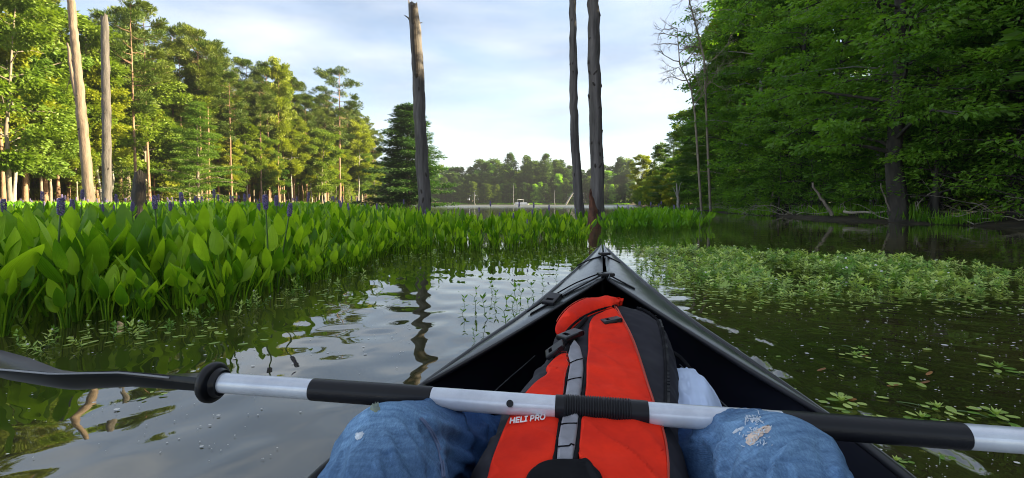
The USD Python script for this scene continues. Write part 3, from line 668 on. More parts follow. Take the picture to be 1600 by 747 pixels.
snag('dead_sapling', [(139, 330), (128, 200), (112, 110), (105, 68)], [6, 6, 5, 3], 25.5, 'warm_snag_wood', 'thin pale dead trunk behind the leaning brown snag', seed=5, sides=8, jag=0.1, twigs=[((113, 115), (104, 140)), ((119, 150), (128, 120))])
snag('snag', [(666, 352), (664, 325), (656, 180), (650, 60), (645, 6)], [27, 20, 19, 17, 14], 16.0, 'snag_wood', 'tall lone grey snag with charred split top left of the bow', jag=0.3, knots=5, seed=6, twigs=[((643, 38), (636, 30), (632, 24)), ((652, 42), (660, 36))], char=([(646, 12), (649, 50), (651, 90), (653, 125)], [7, 9, 8, 3]))
snag('snag', [(908, 352), (905, 320), (898, 200), (896, 100), (893, -90)], [17, 15, 13, 12, 9], 16.0, 'snag_wood', 'thinner left one of the two grey snags standing close together', knots=6, seed=7)
snag('snag', [(937, 366), (935, 330), (931, 200), (929, 100), (926, -160)], [27, 22, 20, 19, 14], 12.0, 'snag_wood', 'thicker right one of the two grey snags, pocked with knot holes', knots=22, seed=8)
snag('rotten_stump', [(929, 375), (928, 350), (926, 322), (923, 300)], [32, 22, 11, 4], 11.5, 'rot_wood', 'rotten red brown stump at the foot of the thicker grey snag', jag=0.12, seed=9, rough=0.16, cat='stump')
snag('stump', [(219, 372), (219, 340), (218, 300), (219, 268)], [24, 20, 17, 13], 11.3, 'dark_snag_wood', 'dark broken stump standing in the weeds on the left', jag=0.10, seed=10, rough=0.12, cat='stump')
snag('dead_tree', [(1060, 330), (1059, 310), (1057, 288)], [6, 4, 2], 33.0, 'pale_bark', 'pale forked dead stem behind the right weed patch', seed=11, sides=7, jag=0.1, twigs=[((1059, 312), (1051, 292)), ((1059, 308), (1065, 284))])
snag('dead_tree', [(884, 320), (893, 305), (905, 288)], [3, 2.4, 1.6], 230.0, 'pale_bark', 'white dead trunk leaning on the far shore left of the twin snags', seed=12, sides=7, jag=0.3)
for px, top, lab in ((867, 297, 'thin white dead trunk on the far shore left of the leaning one'), (803, 288, 'pale dead trunk on the far shore above the small boat'), (742, 300, 'short pale dead trunk on the left part of the far shore')):
    snag('dead_tree', [(px, 320), (px - 1, (320 + top) / 2), (px, top)], [1.5, 1.2, 0.7], 233.0, 'pale_bark', lab, seed=px, sides=6, jag=0.3)

def bare_tree(px0, Y, pts, label, seed):
    rng = np.random.default_rng(seed); base = at_y(*pts[0], Y); t = thing('bare_tree', base, label=label, cat='dead tree')
    P = np.array([at_y(a, b, Y) for a, b in pts]) - base
    add('trunk', tube(P, np.linspace(0.075, 0.02, len(P)), 7), 'grey_bark', t, smooth=True)
    def grow(p, d, L, r, depth):
        q = [p]
        for k in range(4): q.append(q[-1] + d * L / 4 + rng.normal(0, 0.05 * L, 3) + [0, 0, 0.02 * L])
        q = np.array(q); out = [tube(q, np.linspace(r, r * 0.4, 5), 4, False)]
        if depth:
            for k in range(rng.integers(3, 6)):
                w = q[rng.integers(1, 5)]; out += grow(w, unit(d + rng.normal(0, 0.6, 3)), L * rng.uniform(0.4, 0.65), r * 0.5, depth - 1)
        return out
    for k in range(13):
        u = 0.3 + 0.7 * k / 12; i = u * (len(P) - 1); j = min(len(P) - 2, int(i)); p = P[j] * (1 - i + j) + P[j + 1] * (i - j)
        a = rng.uniform(0, 6.28); m = Pile()
        for g in grow(p, unit(np.array([math.cos(a) - 0.4, math.sin(a), 0.35])), rng.uniform(1.2, 2.6) * (1.25 - u * 0.6), 0.035, 3): m.add(g)
        add('branch', m.get(), 'grey_bark', t)
bare_tree(1085, 27, [(1096, 330), (1086, 180), (1080, 140), (1062, 100), (1058, 45)], 'leafless tree with fine bare twigs left of the right bank trees', 5)
bare_tree(1075, 27, [(1110, 330), (1100, 90), (1085, 30), (1060, -60)], 'leafless crooked crown against the sky at the top of the right bank', 9)

# ---- fallen wood and trunks on the right bank
def log(pts, Y, r, label, mat='log_wood', cat='log', name='fallen_log', twigs=()):
    P = np.array([at_y(a, b, y) for (a, b), y in zip(pts, np.broadcast_to(Y, len(pts)))]); base = P[0]
    t = thing(name, base, label=label, cat=cat); q = PchipInterpolator(np.arange(len(P)), P - base)(np.linspace(0, len(P) - 1, 12)) + RNG.normal(0, r * 0.25, (12, 3))
    add('trunk', tube(q, np.linspace(r, r * 0.5, 12), 9), mat, t, smooth=50)
    for tw in twigs:
        z = np.array([at_y(a, b, Y if np.ndim(Y) == 0 else Y[0]) for a, b in tw]) - base
        add('broken_branch', tube(z, np.linspace(r * 0.4, r * 0.15, len(z)), 5), mat, t)
log([(1318, 331), (1355, 332), (1388, 330)], [16.2, 15.6, 15.2], 0.05, 'pale fallen log lying at the waterline left of the thick trunk')
log([(1470, 333), (1530, 340), (1605, 346)], [15.0, 14.4, 13.8], 0.07, 'long pale fallen log along the right edge of the bank')
log([(1440, 336), (1490, 330), (1560, 338)], [14.6, 14.8, 15.3], 0.05, 'grey fallen log right of the thick trunk')
log([(1500, 211), (1550, 212), (1612, 209)], 14.2, 0.03, 'dead pale branch hanging level among the right bank leaves', name='dead_branch', cat='branch', twigs=[((1542, 212), (1548, 232), (1535, 245)), ((1548, 232), (1530, 260))])
log([(1300, 335), (1285, 312), (1268, 286)], 15.5, 0.06, 'leaning brown trunk growing from the right bank', mat='grey_bark', name='leaning_trunk', cat='trunk')
log([(1425, 338), (1440, 312), (1470, 290), (1480, 262)], 14.4, 0.02, 'pale bent dead branch right of the thick trunk', name='dead_branch', cat='branch', twigs=[((1455, 300), (1440, 280))])
log([(1205, 333), (1208, 300), (1212, 262)], 24, 0.07, 'pale grey trunk standing on the right bank near the corner', mat='grey_bark', name='leaning_trunk', cat='trunk')
log([(1398, 340), (1386, 318), (1376, 286)], 14.6, 0.035, 'pale slanting stem touching the left side of the thick trunk', mat='grey_bark', name='leaning_trunk', cat='trunk')
rng = np.random.default_rng(91)
brush = Pile()
for i in range(260):
    y = rng.uniform(9, 40); x = right_edge(y) + rng.uniform(0.0, 3.0); z = float(ground_z(x, y)); a = rng.uniform(0, 6.28); L = rng.uniform(0.5, 1.8)
    p = np.array([x, y, z + 0.03]); e = p + [math.cos(a) * L, math.sin(a) * L, rng.uniform(0, 0.5)]
    brush.add(tube(curve(p, e, rng.uniform(-0.1, 0.3), 5, 0.05, rng), np.linspace(0.016, 0.005, 5), 4, False))
tag(add('fallen_twigs', brush.get(), 'log_wood'), kind='stuff')

# ---- the boat on the lake
t = thing('pontoon_boat', at_y(815, 320.2, 226), label='small white pontoon boat on the lake before the far shore', cat='boat')
for s in (-1, 1): add('pontoon', hull([(-3.3, s * 0.9, 0.25, 0.3), (3.0, s * 0.9, 0.25, 0.3), (3.7, s * 0.9, 0.4, 0.1)]), 'boat_white', t, smooth=40)
add('deck', trimesh.creation.box((6.8, 2.5, 0.16), trimesh.transformations.translation_matrix((0, 0, 0.62))), 'boat_white', t)
for s in (-1, 1): add('side_rail', trimesh.creation.box((5.6, 0.06, 0.55), trimesh.transformations.translation_matrix((-0.2, s * 1.18, 0.99))), 'boat_white', t)
add('console', hull([(0.4, -0.4, 0.9, 0.22), (0.4, 0.1, 0.9, 0.22), (0.5, -0.15, 1.3, 0.15)]), 'boat_dark', t, smooth=40)
add('canopy', hull([(-2.2, -1.0, 2.5, 0.06), (1.2, -1.0, 2.5, 0.06), (-2.2, 1.0, 2.5, 0.06), (1.2, 1.0, 2.5, 0.06), (-0.5, 0, 2.68, 0.05)]), 'boat_white', t, smooth=40)
for a in (-2.1, 1.1):
    for s in (-1, 1): add('canopy_post', tube([(a, s, 0.7), (a, s, 2.5)], 0.035, 6), 'boat_white', t)
# ---------------------------------------------------------------- water plants
def weed_leaf(rng, h, L, W, az, tip_out, curl, rows=8, cols=4):
    """One upright pointed blade on its stalk: vertices, triangles, uv."""
    out = np.array([math.cos(az), math.sin(az), 0]); side0 = np.array([-math.sin(az), math.cos(az), 0])
    tw = rng.normal(0, 0.5); side = side0 * math.cos(tw) + out * math.sin(tw)
    b0 = out * rng.uniform(0.0, 0.04) + [0, 0, -0.12]; b1 = out * tip_out * h * 0.75 + [0, 0, h - L * 0.85]
    st = curve(b0, b1, 0.0, 5); st[1:4] += -out * 0.03 * h
    sv, sf = tube(st, np.linspace(0.0065, 0.004, 5), 5, False)
    d = unit(out * tip_out * 1.1 + [0, 0, 1.0]); v = np.linspace(0, 1, rows)
    ang = np.arctan2(d @ out, d[2]) + curl * v ** 1.6
    step = L / (rows - 1); mid = b1 + np.concatenate([[[0, 0, 0]], np.cumsum(step * (np.sin(ang[:-1])[:, None] * out + np.cos(ang[:-1])[:, None] * [0, 0, 1.0]), 0)])
    w = W * 0.5 * np.clip((v + 0.015) ** 0.48 * np.clip(1 - v, 0, 1) ** 0.85 / 0.419, 0.02, 1.0)
    w[-1] = 0.0008
    nrm = np.cos(ang)[:, None] * out - np.sin(ang)[:, None] * np.array([0, 0, 1.0])
    c = np.linspace(-1, 1, cols + 1)
    cup = rng.uniform(0.15, 0.4); wav = rng.uniform(-0.12, 0.12)
    g = mid[:, None] + side * (w[:, None] * c)[..., None] - nrm[:, None] * (w[:, None] * (cup * np.abs(c) + wav * c * np.sin(v * 7)[:, None]))[..., None] * (-1)
    n = cols + 1; i, j = np.meshgrid(np.arange(rows - 1), np.arange(cols), indexing='ij'); q = (i * n + j).ravel() + len(sv)
    f = np.vstack([sf, np.stack([q, q + 1, q + n + 1], -1), np.stack([q, q + n + 1, q + n], -1)])
    uv = np.vstack([np.zeros((len(sv), 2)), np.stack(np.broadcast_arrays(c[None], v[:, None]), -1).reshape(-1, 2)])
    return np.vstack([sv, g.reshape(-1, 3)]), f, uv

def flower_spike(rng, h):
    top = np.array([rng.normal(0, 0.04), rng.normal(0, 0.04), h]); m = Pile()
    for k in range(64):
        u = k / 64; a = k * 2.4; r = 0.0085 * (0.55 + 0.8 * math.sin(math.pi * (0.12 + 0.8 * u)))
        c = trimesh.creation.icosphere(0, 0.0055 * rng.uniform(0.7, 1.2)); c.apply_translation(top + [math.cos(a) * r, math.sin(a) * r, u * 0.095]); m.add(c)
    st = tube(curve([0, 0, -0.1], top + [0, 0, 0.02], 0, 5), np.linspace(0.006, 0.004, 5), 5, False)
    return m.get(), st

def weed_kind(seed, n=7, h=0.5, bloom=False, yellow=0, mat='weed_leaf', joined=False, rows=8, cols=4):
    rng = np.random.default_rng(seed); k = kind_of('pickerel_plant'); pile, uvs = Pile(), []
    for i in range(n):
        hh = h * rng.uniform(0.55, 1.12); L = rng.uniform(0.17, 0.25) * (h / 0.5)
        v, f, uv = weed_leaf(rng, hh, L, L * rng.uniform(0.31, 0.45), i * 2.4 + rng.uniform(-0.5, 0.5), abs(rng.normal(0.0, 0.26)) + 0.04, rng.uniform(-0.1, 0.7), rows, cols)
        if joined: pile.add((v, f)); uvs.append(uv)
        else: add('leaf', (v, f), 'yellow_leaf' if i < yellow else mat, k, smooth=True, uv=uv)
    if joined: add('leaves', pile.get(), mat, k, smooth=True, uv=np.vstack(uvs))
    if bloom:
        m, st = flower_spike(rng, h * rng.uniform(1.08, 1.2))
        sp = add('flower_stem', st, 'flower_stem', k, smooth=True); add('flower_spike', m, 'flower', sp)
    return k
WEED = [weed_kind(700 + i, 7 + i % 3, 0.47) for i in range(6)]
WEED_BLOOM = [weed_kind(720 + i, 6, 0.47, True) for i in range(3)]
WEED_YELLOW = [weed_kind(730, 6, 0.40, False, 1)]
WEED_FAR = [weed_kind(740 + i, 9, 0.48, i == 3, 0, 'weed_leaf_far', True, 5, 2) for i in range(4)]

BED_A = np.vstack([at_z(*np.array([(-420, 600), (0, 528), (200, 500), (330, 490), (440, 455), (560, 425), (585, 402), (700, 394), (800, 389), (905, 386), (916, 374)]).T)[:, :2],
                   [((px - 800) / FOC * Y, Y) for px, Y in ((914, 10.5), (800, 9.3), (690, 9.5), (600, 13), (500, 22), (400, 30), (250, 37), (0, 37), (-420, 28))]])
BED_B = np.vstack([at_z(*np.array([(936, 366), (1000, 364), (1060, 362), (1109, 353)]).T)[:, :2], [((px - 800) / FOC * Y, Y) for px, Y in ((1112, 14), (1040, 16.5), (950, 16))]])
from shapely import contains_xy
rng = np.random.default_rng(92)
spots = []
for nm, poly in (('left', Polygon(BED_A)), ('right', Polygon(BED_B))):
    x0, y0, x1, y1 = poly.bounds
    for lo, hi, st in ((0, 4.5, 0.20), (4.5, 8.0, 0.25), (8.0, 17.0, 0.33), (17.0, 40.0, 0.62)):
        X, Y = np.meshgrid(np.arange(x0, x1, st), np.arange(max(lo, y0), min(hi, y1), st))
        if X.size == 0: continue
        X = X + rng.uniform(-0.45, 0.45, X.shape) * st; Y = Y + rng.uniform(-0.45, 0.45, Y.shape) * st
        ok = contains_xy(poly, X, Y) & (np.abs(X) < 1.35 * Y + 0.6)
        gap = meshkit.fbm(np.stack([X * 0.9, Y * 0.9, 0 * X], -1), 2, 17) > 0.27
        for x, y in zip(X[ok & gap], Y[ok & gap]): spots.append((x, y, st, nm, poly.exterior.distance(Point(x, y))))
for j in range(len(BED_A)):
    if j > 9: break
    a_, b_ = BED_A[j], BED_A[j + 1]; L_ = np.linalg.norm(b_ - a_)
    for k_ in range(int(L_ / 0.11)):
        p_ = a_ + (b_ - a_) * (k_ + rng.random()) / (L_ / 0.11) + rng.normal(0, 0.06, 2) + [-0.03, 0.05]
        if abs(p_[0]) < 1.3 * p_[1] + 0.4: spots.append((p_[0], p_[1], 0.21, 'left', -1.0))
spots.sort(key=lambda q: q[1] + 0.15 * abs(q[0]))
def near_label(x, y, nm, extra):
    where = 'in the right patch behind the bow' if nm == 'right' else 'in the left bed'
    return f'pickerel plant with broad leaves{extra} {where}'
rest, which = [], []
BLOOMS = [at_y(px, 330, Y)[:2] for px, Y in ((48, 3.6), (148, 2.75), (160, 5.5), (182, 6.0), (262, 5.0), (275, 5.0), (335, 6.5), (356, 7), (385, 7.5), (430, 8), (232, 5.5), (95, 4.2))]
done_bloom = set()
for i, (x, y, st, nm, edge) in enumerate(spots):
    s = rng.uniform(0.74, 1.14) * (1.0 if edge > 0.3 else rng.uniform(0.55, 0.95) if edge >= 0 else rng.uniform(0.42, 0.68)) * (1.08 if x < -2.2 else 0.98)
    if nm == 'right' or x > -1.6: s *= 0.93
    if 3.2 < y < 12.0 and abs(800 + FOC * x / y - 219) < 27: s *= 0.42 if y > 5 else 0.72       # the dark stump stands clear
    tl = (rng.normal(0, 0.06), rng.normal(0, 0.06))
    if y < 5: s *= 0.94
    hit = [b for b, q in enumerate(BLOOMS) if b not in done_bloom and np.hypot(q[0] - x, q[1] - y) < 0.22]
    if not hit and y < 5 and rng.random() < 0.03: hit = [100 + i]
    if i < 300:
        u = rng.random(); kk, ex, g = WEED[rng.integers(6)], '', 'green'
        if hit: done_bloom.add(hit[0]); kk, ex, g = WEED_BLOOM[rng.integers(3)], ' and purple flower spike', 'flowering'; s = max(s, 1.0)
        elif u < 0.035: kk, ex, g = WEED_YELLOW[0], ' and a yellow leaf', 'yellowing'
        copy(kk, 'pickerel_plant', (x, y, 0), rng.uniform(0, 6.28), (s * (1.2 if x < -1.2 else 1.05), s * (1.2 if x < -1.2 else 1.05), s), near_label(x, y, nm, ex), 'water plant', f'{g} pickerel plants of the {nm} bed', tl)
    else:
        far = y > 9.5; kb = bool(hit) or rng.random() < (0.10 if y < 9.5 else 0.0); done_bloom.update(hit)
        rest.append(((x, y, 0), rng.uniform(0, 6.28), s * (1.0 if st < 0.5 else 1.15) * np.array([1.0 if st < 0.5 else 1.6, 1.0 if st < 0.5 else 1.6, 1.0]), tl[0]))
        which.append((6 + rng.integers(3)) if hit else (10 + (rng.integers(4) if rng.random() < 0.4 else rng.integers(3))) if far else (6 + rng.integers(3) if kb else rng.integers(6)))
tag(scatter('pickerel_plants', WEED + WEED_BLOOM + WEED_YELLOW + WEED_FAR, MAT, which, ) if False else scatter('pickerel_bed', WEED + WEED_BLOOM + WEED_YELLOW + WEED_FAR, rest, which), kind='stuff')

# ---- leafy creeping plants on the right and round the beds
def sprig_kind(seed, h=0.16, pairs=7, L=0.045, W=0.014, bloom=False, mat='mat_leaf', name='water_sprig', bend=0.5):
    rng = np.random.default_rng(seed); k = kind_of(name)
    a = rng.uniform(0, 6.28); lean = rng.uniform(0.1, bend)
    p = curve([0, 0, -0.03], [math.cos(a) * lean * h, math.sin(a) * lean * h, h], 0, 6, 0.006, rng)
    add('stem', tube(p, np.linspace(0.0026, 0.0015, 6), 4, False), 'flower_stem', k)
    c, d, n = [], [], []
    for i in range(pairs):
        t = 0.22 + 0.78 * i / (pairs - 1); q = np.array([np.interp(t, np.linspace(0, 1, 6), p[:, j]) for j in range(3)]); b = i * 1.57 + rng.uniform(-0.4, 0.4)
        for s in (0, math.pi) if i < pairs - 1 else (0, 1.57, 3.14, 4.71):
            e = np.array([math.cos(b + s), math.sin(b + s), rng.uniform(0.1, 0.9) if i < pairs - 1 else 1.1]); c.append(q); d.append(e); n.append([-e[0] * 0.5, -e[1] * 0.5, 1])
    s = rng.uniform(0.7, 1.25, len(c))
    add('leaves', blades(np.array(c), np.array(d), np.array(n) + rng.normal(0, 0.25, (len(c), 3)), L * s, W * s, 0.1), mat, k)
    if bloom:
        q = p[-1] + [0.01, 0, 0.03]; st = add('flower_stem', tube([p[-2], q], 0.0012, 4, False), 'flower_stem', k)
        m = Pile()
        for i in range(16):
            z = 1 - (i + 0.5) / 8; e = trimesh.creation.icosphere(0, 0.0035); e.apply_translation(q + 0.006 * np.array([math.cos(i * 2.4) * math.sqrt(max(0, 1 - z * z)), math.sin(i * 2.4) * math.sqrt(max(0, 1 - z * z)), z])); m.add(e)
        add('flower_head', m.get(), 'white_bloom', st)
    return k
SPRIG = [sprig_kind(800 + i, (0.09, 0.115, 0.135, 0.10, 0.075)[i], (6, 6, 7, 6, 5)[i], 0.058, 0.021, bloom=(i == 2)) for i in range(5)]
TALL_SPRIG = [sprig_kind(810 + i, 0.13, 5, 0.05, 0.017, mat='shade_leaf', bend=0.3) for i in range(3)]
MATP = Polygon(at_z(*np.array([(1000, 445), (1060, 462), (1200, 470), (1330, 468), (1450, 466), (1640, 462), (1640, 430), (1500, 412), (1400, 401), (1250, 394), (1100, 386), (985, 384)]).T)[:, :2])
x0, y0, x1, y1 = MATP.bounds
rng = np.random.default_rng(93); mats, ms = [], []
X, Y = np.meshgrid(np.arange(x0, x1, 0.085), np.arange(y0, y1, 0.085))
X = X + rng.uniform(-0.05, 0.05, X.shape); Y = Y + rng.uniform(-0.05, 0.05, Y.shape)
dens = meshkit.fbm(np.stack([X * 1.6, Y * 1.6, 0 * X], -1), 3, 12)
ok = contains_xy(MATP, X, Y) & (dens > 0.435)
pts = sorted(zip(X[ok], Y[ok]), key=lambda q: q[1])
for i, (x, y) in enumerate(pts):
    e = MATP.exterior.distance(Point(x, y)); s = rng.uniform(0.55, 0.95) * (0.5 + 0.7 * min(1, e / 0.4)); lean = rng.normal(0, 0.4); s = np.array([s, s, s * rng.uniform(0.35, 0.75)])
    if i < 300: copy(SPRIG[rng.choice(5, p=[.26, .26, .05, .25, .18])], 'water_sprig', (x, y, 0), rng.uniform(0, 6.28), s, 'small pale green leafy sprig in the floating mat of weeds on the right', 'water plant', 'sprigs of the floating weed mat on the right', (lean, 0))
    else: mats.append(((x, y, 0), rng.uniform(0, 6.28), s, lean)); ms.append(rng.choice(5, p=[.26, .26, .05, .25, .18]))
tag(scatter('weed_mat', SPRIG, mats, ms), kind='stuff')
for i, (px, py, h) in enumerate(((722, 492, 0.9), (742, 478, 1.0), (760, 500, 1.1), (772, 478, 0.8), (788, 506, 1.25), (800, 482, 1.2), (806, 500, 1.0), (816, 470, 0.9), (832, 472, 1.0), (822, 492, 0.8), (742, 537, 0.55), (770, 462, 0.8), (850, 450, 0.8), (868, 438, 0.7))):
    copy(TALL_SPRIG[i % 3], 'emergent_sprig', at_z(px, py), rng.uniform(0, 6.28), h * 0.75, 'thin dark green sprig rising from open water left of the bow', 'water plant', 'sprigs in open water left of the bow')
fr = at_z(*np.array([(60, 540), (140, 535), (200, 520), (260, 510), (330, 500), (400, 478), (470, 455), (560, 432), (600, 410), (700, 398), (850, 392), (915, 380)]).T)[:, :2]
for i in range(64):
    u = rng.uniform(0, len(fr) - 1); j = int(u); p = fr[j] * (1 - u + j) + fr[j + 1] * (u - j) + rng.normal(0, 0.10, 2) + [0.02, -0.04]
    copy(SPRIG[rng.integers(5)], 'water_sprig', (p[0], p[1], 0), rng.uniform(0, 6.28), rng.uniform(0.3, 0.65), 'small leafy sprig along the front edge of the left weed bed', 'water plant', 'sprigs along the left weed bed', (rng.normal(0, 0.5), 0))

# ---- floating leaves, plants and specks
def oval(L, W, n=9, lift=0.0):
    a = np.linspace(0, 2 * math.pi, n, endpoint=False); r = 1 - 0.18 * np.cos(a) ** 8 * (np.cos(a) > 0)
    v = np.vstack([[[0, 0, 0.0012]], np.stack([np.cos(a) * L / 2 * r, np.sin(a) * W / 2, 0 * a + lift * np.cos(a)], 1)]); i = np.arange(n)
    return v, np.stack([0 * i, 1 + i, 1 + (i + 1) % n], -1)
def floating_kind(seed, n=7, L=0.042, rosette=True, orange=0):
    rng = np.random.default_rng(seed); k = kind_of('floating_plant')
    for i in range(n):
        v, f = oval(L * rng.uniform(0.7, 1.2), L * rng.uniform(0.45, 0.62)); a = i * 2.4 + rng.uniform(-0.4, 0.4); R = rng.uniform(0.03, 0.075)
        T = trimesh.transformations.rotation_matrix(a, [0, 0, 1]); v = v @ T[:3, :3].T + [math.cos(a) * R, math.sin(a) * R, 0.004 + 0.0015 * i]
        add('leaf', (v, f), 'brown_leaf' if i < orange else 'mat_leaf', k)
    if rosette:
        a = np.arange(8) * 0.785; d = np.stack([np.cos(a), np.sin(a), 0.7 + 0.6 * (np.arange(8) % 2)], 1)
        add('rosette', blades(np.tile([0, 0, 0.008], (8, 1)), d, np.tile([0, 0, 1.0], (8, 1)), np.full(8, 0.034), np.full(8, 0.013)), 'mat_leaf', k)
    p = curve([0, 0, -0.01], [0.16, 0.05, -0.015], 0.015, 5); add('stem', tube(p, 0.002, 4, False), 'flower_stem', k)
    return k
FLOAT = [floating_kind(830), floating_kind(831, 9, 0.046, True, 1), floating_kind(832, 5, 0.04, False), floating_kind(833, 6, 0.05, True)]
for i, (px, py, k, s, lab) in enumerate(((1190, 474, 3, 1.1, 'small bright rosette alone in front of the weed mat'), (1345, 548, 0, 0.9, 'small floating plant in open dark water right of the boat'), (1336, 557, 1, 0.9, 'floating plant with a rusty leaf in open dark water'), (1315, 630, 1, 1.15, 'cluster of round floating leaves beside the hull above the paddle'), (1345, 645, 2, 1.2, 'loose floating leaves just above the black part of the paddle'), (1465, 640, 0, 1.0, 'floating plant at the end of the bright wake above the paddle'), (1440, 655, 3, 0.9, 'floating rosette touching the bright wake'), (1560, 578, 3, 1.35, 'bright green rosette with trailing stem at the right edge'), (1556, 652, 1, 1.15, 'floating leaves above the right white end of the paddle'), (1585, 662, 2, 1.0, 'floating leaves at the right edge above the paddle'), (1470, 706, 2, 0.8, 'floating leaves below the paddle at the right'), (1400, 722, 3, 0.6, 'small sprout beside the gunwale below the paddle'), (1260, 462, 0, 1.2, 'floating rosette at the front rim of the weed mat'), (1515, 470, 3, 1.3, 'larger floating rosette at the right end of the weed mat'), (1130, 462, 2, 1.2, 'row of floating leaves before the weed mat'), (1150, 468, 2, 1.2, 'second row of floating leaves before the weed mat'), (240, 618, 2, 0.7, 'few floating leaves beyond the paddle blade'))):
    copy(FLOAT[k], 'floating_plant', at_z(px, py, 0.003), RNG.uniform(0, 6.28), s * 0.66, lab, 'water plant')
for px, py, lab in ((1445, 597, 'orange fallen leaf floating in dark water at the right'), (1284, 577, 'rusty fallen leaf floating near the bright wake'), (1452, 583, 'yellowed fallen leaf floating left of the trailing stem'), (1395, 602, 'brown fallen leaf drifting above the right paddle shaft')):
    v, f = oval(0.042, 0.013, 9, 0.004); p = at_z(px, py, 0.004)
    t = add('fallen_leaf', (v, f), 'brown_leaf'); t.AddTransformOp().Set(matrix(p, RNG.uniform(-0.5, 0.5))); tag(t, lab, 'leaf')
rng = np.random.default_rng(94); m = Pile()
for (a, b, c, d, n) in ((960, 365, 1080, 460, 420), (985, 378, 1300, 470, 320), (600, 385, 930, 410, 240), (880, 385, 960, 420, 120), (1040, 455, 1600, 490, 170), (1060, 480, 1600, 660, 26), (430, 450, 640, 480, 70), (100, 500, 420, 540, 60)):
    for i in range(n):
        p = at_z(rng.uniform(a, c), rng.uniform(b, d), 0.004 + 0.0005 * (i % 5)); L = rng.uniform(0.02, 0.055)
        v, f = oval(L, L * 0.45, 7); th = rng.uniform(0, 6.28); R = trimesh.transformations.rotation_matrix(th, [0, 0, 1])[:3, :3]; m.add((v @ R.T + p, f))
tag(add('floating_leaves', m.get(), 'mat_leaf'), kind='stuff')
m = Pile()
for (a, b, c, d, n) in ((1040, 470, 1600, 660, 300), (1350, 480, 1600, 560, 90), (330, 430, 640, 560, 150), (0, 500, 420, 720, 90), (300, 560, 700, 747, 26), (500, 395, 900, 430, 160), (1350, 670, 1600, 747, 60)):
    for i in range(n):
        p = at_z(rng.uniform(a, c), rng.uniform(b, d), 0.0035); s_, t_ = to_boat(p[0], p[1])
        if abs(t_) < half_width(s_) and s_ < TIP: continue
        L = 0.0026 * rng.lognormal(0, 0.6) * min(1.0, p[1] / 1.8 + 0.2); v, f = oval(L * 2, L * 1.3, 7); m.add((v + p, f))
tag(add('foam_specks', m.get(), 'white_bloom'), kind='stuff')
# bank grass
def tuft_kind(seed, n=40, h=0.5, mat='grass_blade'):
    rng = np.random.default_rng(seed); k = kind_of('grass_tuft'); a = rng.uniform(0, 6.28, n); o = rng.uniform(0, 0.6, n)
    d = np.stack([np.cos(a) * o, np.sin(a) * o, 1 + 0 * a], 1)
    add('blades', blades(rng.normal(0, 0.18, (n, 3)) * [1, 1, 0], d, np.stack([np.cos(a), np.sin(a), 0 * a], 1), h * rng.uniform(0.5, 1.1, n), np.full(n, 0.03), 0.1), mat, k)
    return k
TUFT = [tuft_kind(850), tuft_kind(851, 50, 0.6), tuft_kind(852, 60, 0.5, 'weed_leaf_far')]
g, w = [], []
for i in range(2600):
    y = rng.uniform(30, 132); x = left_edge(y) - abs(rng.normal(0, 1.8)) + 1.2; g.append(((x, y, max(0.0, float(ground_z(x, y)))), rng.uniform(0, 6.28), rng.uniform(0.6, 1.5), 0)); w.append(rng.integers(3) if rng.random() < 0.5 else rng.integers(2))
for i in range(140):
    y = rng.uniform(10, 60); x = right_edge(y) + abs(rng.normal(0, 0.9)) - 0.1; g.append(((x, y, max(0.0, float(ground_z(x, y)))), rng.uniform(0, 6.28), rng.uniform(0.5, 1.0), 0)); w.append(2)
for i in range(900):
    x = rng.uniform(-110, 60); y = np.interp(x, [-118, -60, 0, 36, 58], [238, 241, 237, 240, 236]) + rng.uniform(-0.5, 2); g.append(((x, y, 0), 0.0, rng.uniform(1, 2.2), 0)); w.append(2)
tag(scatter('bank_grass', TUFT, g, w), kind='stuff')
# ---------------------------------------------------------------- the folding kayak
plain('hull_black', (0.010, 0.011, 0.015), 0.33, (0.006, 0.007, 0.010), scale=6.0, bump=0.0004, bscale=60.0)
plain('hull_inside', (0.003, 0.0035, 0.008), 0.5, (0.0015, 0.002, 0.005), scale=5.0, spec=0.15)
plain('deck_sky_tint', (0.070, 0.080, 0.078), 0.24, (0.034, 0.040, 0.040), scale=11.0, bump=0.0009, bscale=22.0, spec=0.9)  # black plastic painted greyer: the sky reflected on the deck is in the colour
plain('rim_pale', (0.22, 0.24, 0.25), 0.45, (0.06, 0.065, 0.07), scale=14.0)
plain('webbing_black', (0.008, 0.008, 0.010), 0.85, spec=0.15, bump=0.0006, bscale=400.0)
plain('plastic_black', (0.007, 0.007, 0.009), 0.35, spec=0.3)
kayak = thing('kayak', label='black folding kayak with peaked bow deck, seen from its cockpit', cat='kayak')
st = np.concatenate([np.linspace(-1.09, 0.4, 16), np.linspace(0.5, 1.99, 32)])
def shell(inset, floor, s):
    rows = []
    for q in s:
        hw, zs = float(half_width(q)), float(sheer_z(q)); e = abs(q - 0.45) + 0.45
        rise = np.clip((e - 1.62) / 0.37, 0, 1) ** 2.2
        zk = floor + (0.405 - floor) * rise; zc = floor + 0.055 + (0.41 - floor - 0.055) * rise
        hi = max(hw - inset, 0.0015); zt = zs - (0.0 if inset == 0 else 0.001)
        rows.append([[-hi, zt], [-hi * 0.92, zc + (zt - zc) * 0.6], [-hi * 0.82, zc], [-hi * 0.5, zk + 0.008], [0, zk], [hi * 0.5, zk + 0.008], [hi * 0.82, zc], [hi * 0.92, zc + (zt - zc) * 0.6], [hi, zt]])
    r = np.array(rows); return boat(np.repeat(s[:, None], 9, 1), r[..., 0], r[..., 1]).reshape(-1, 3)
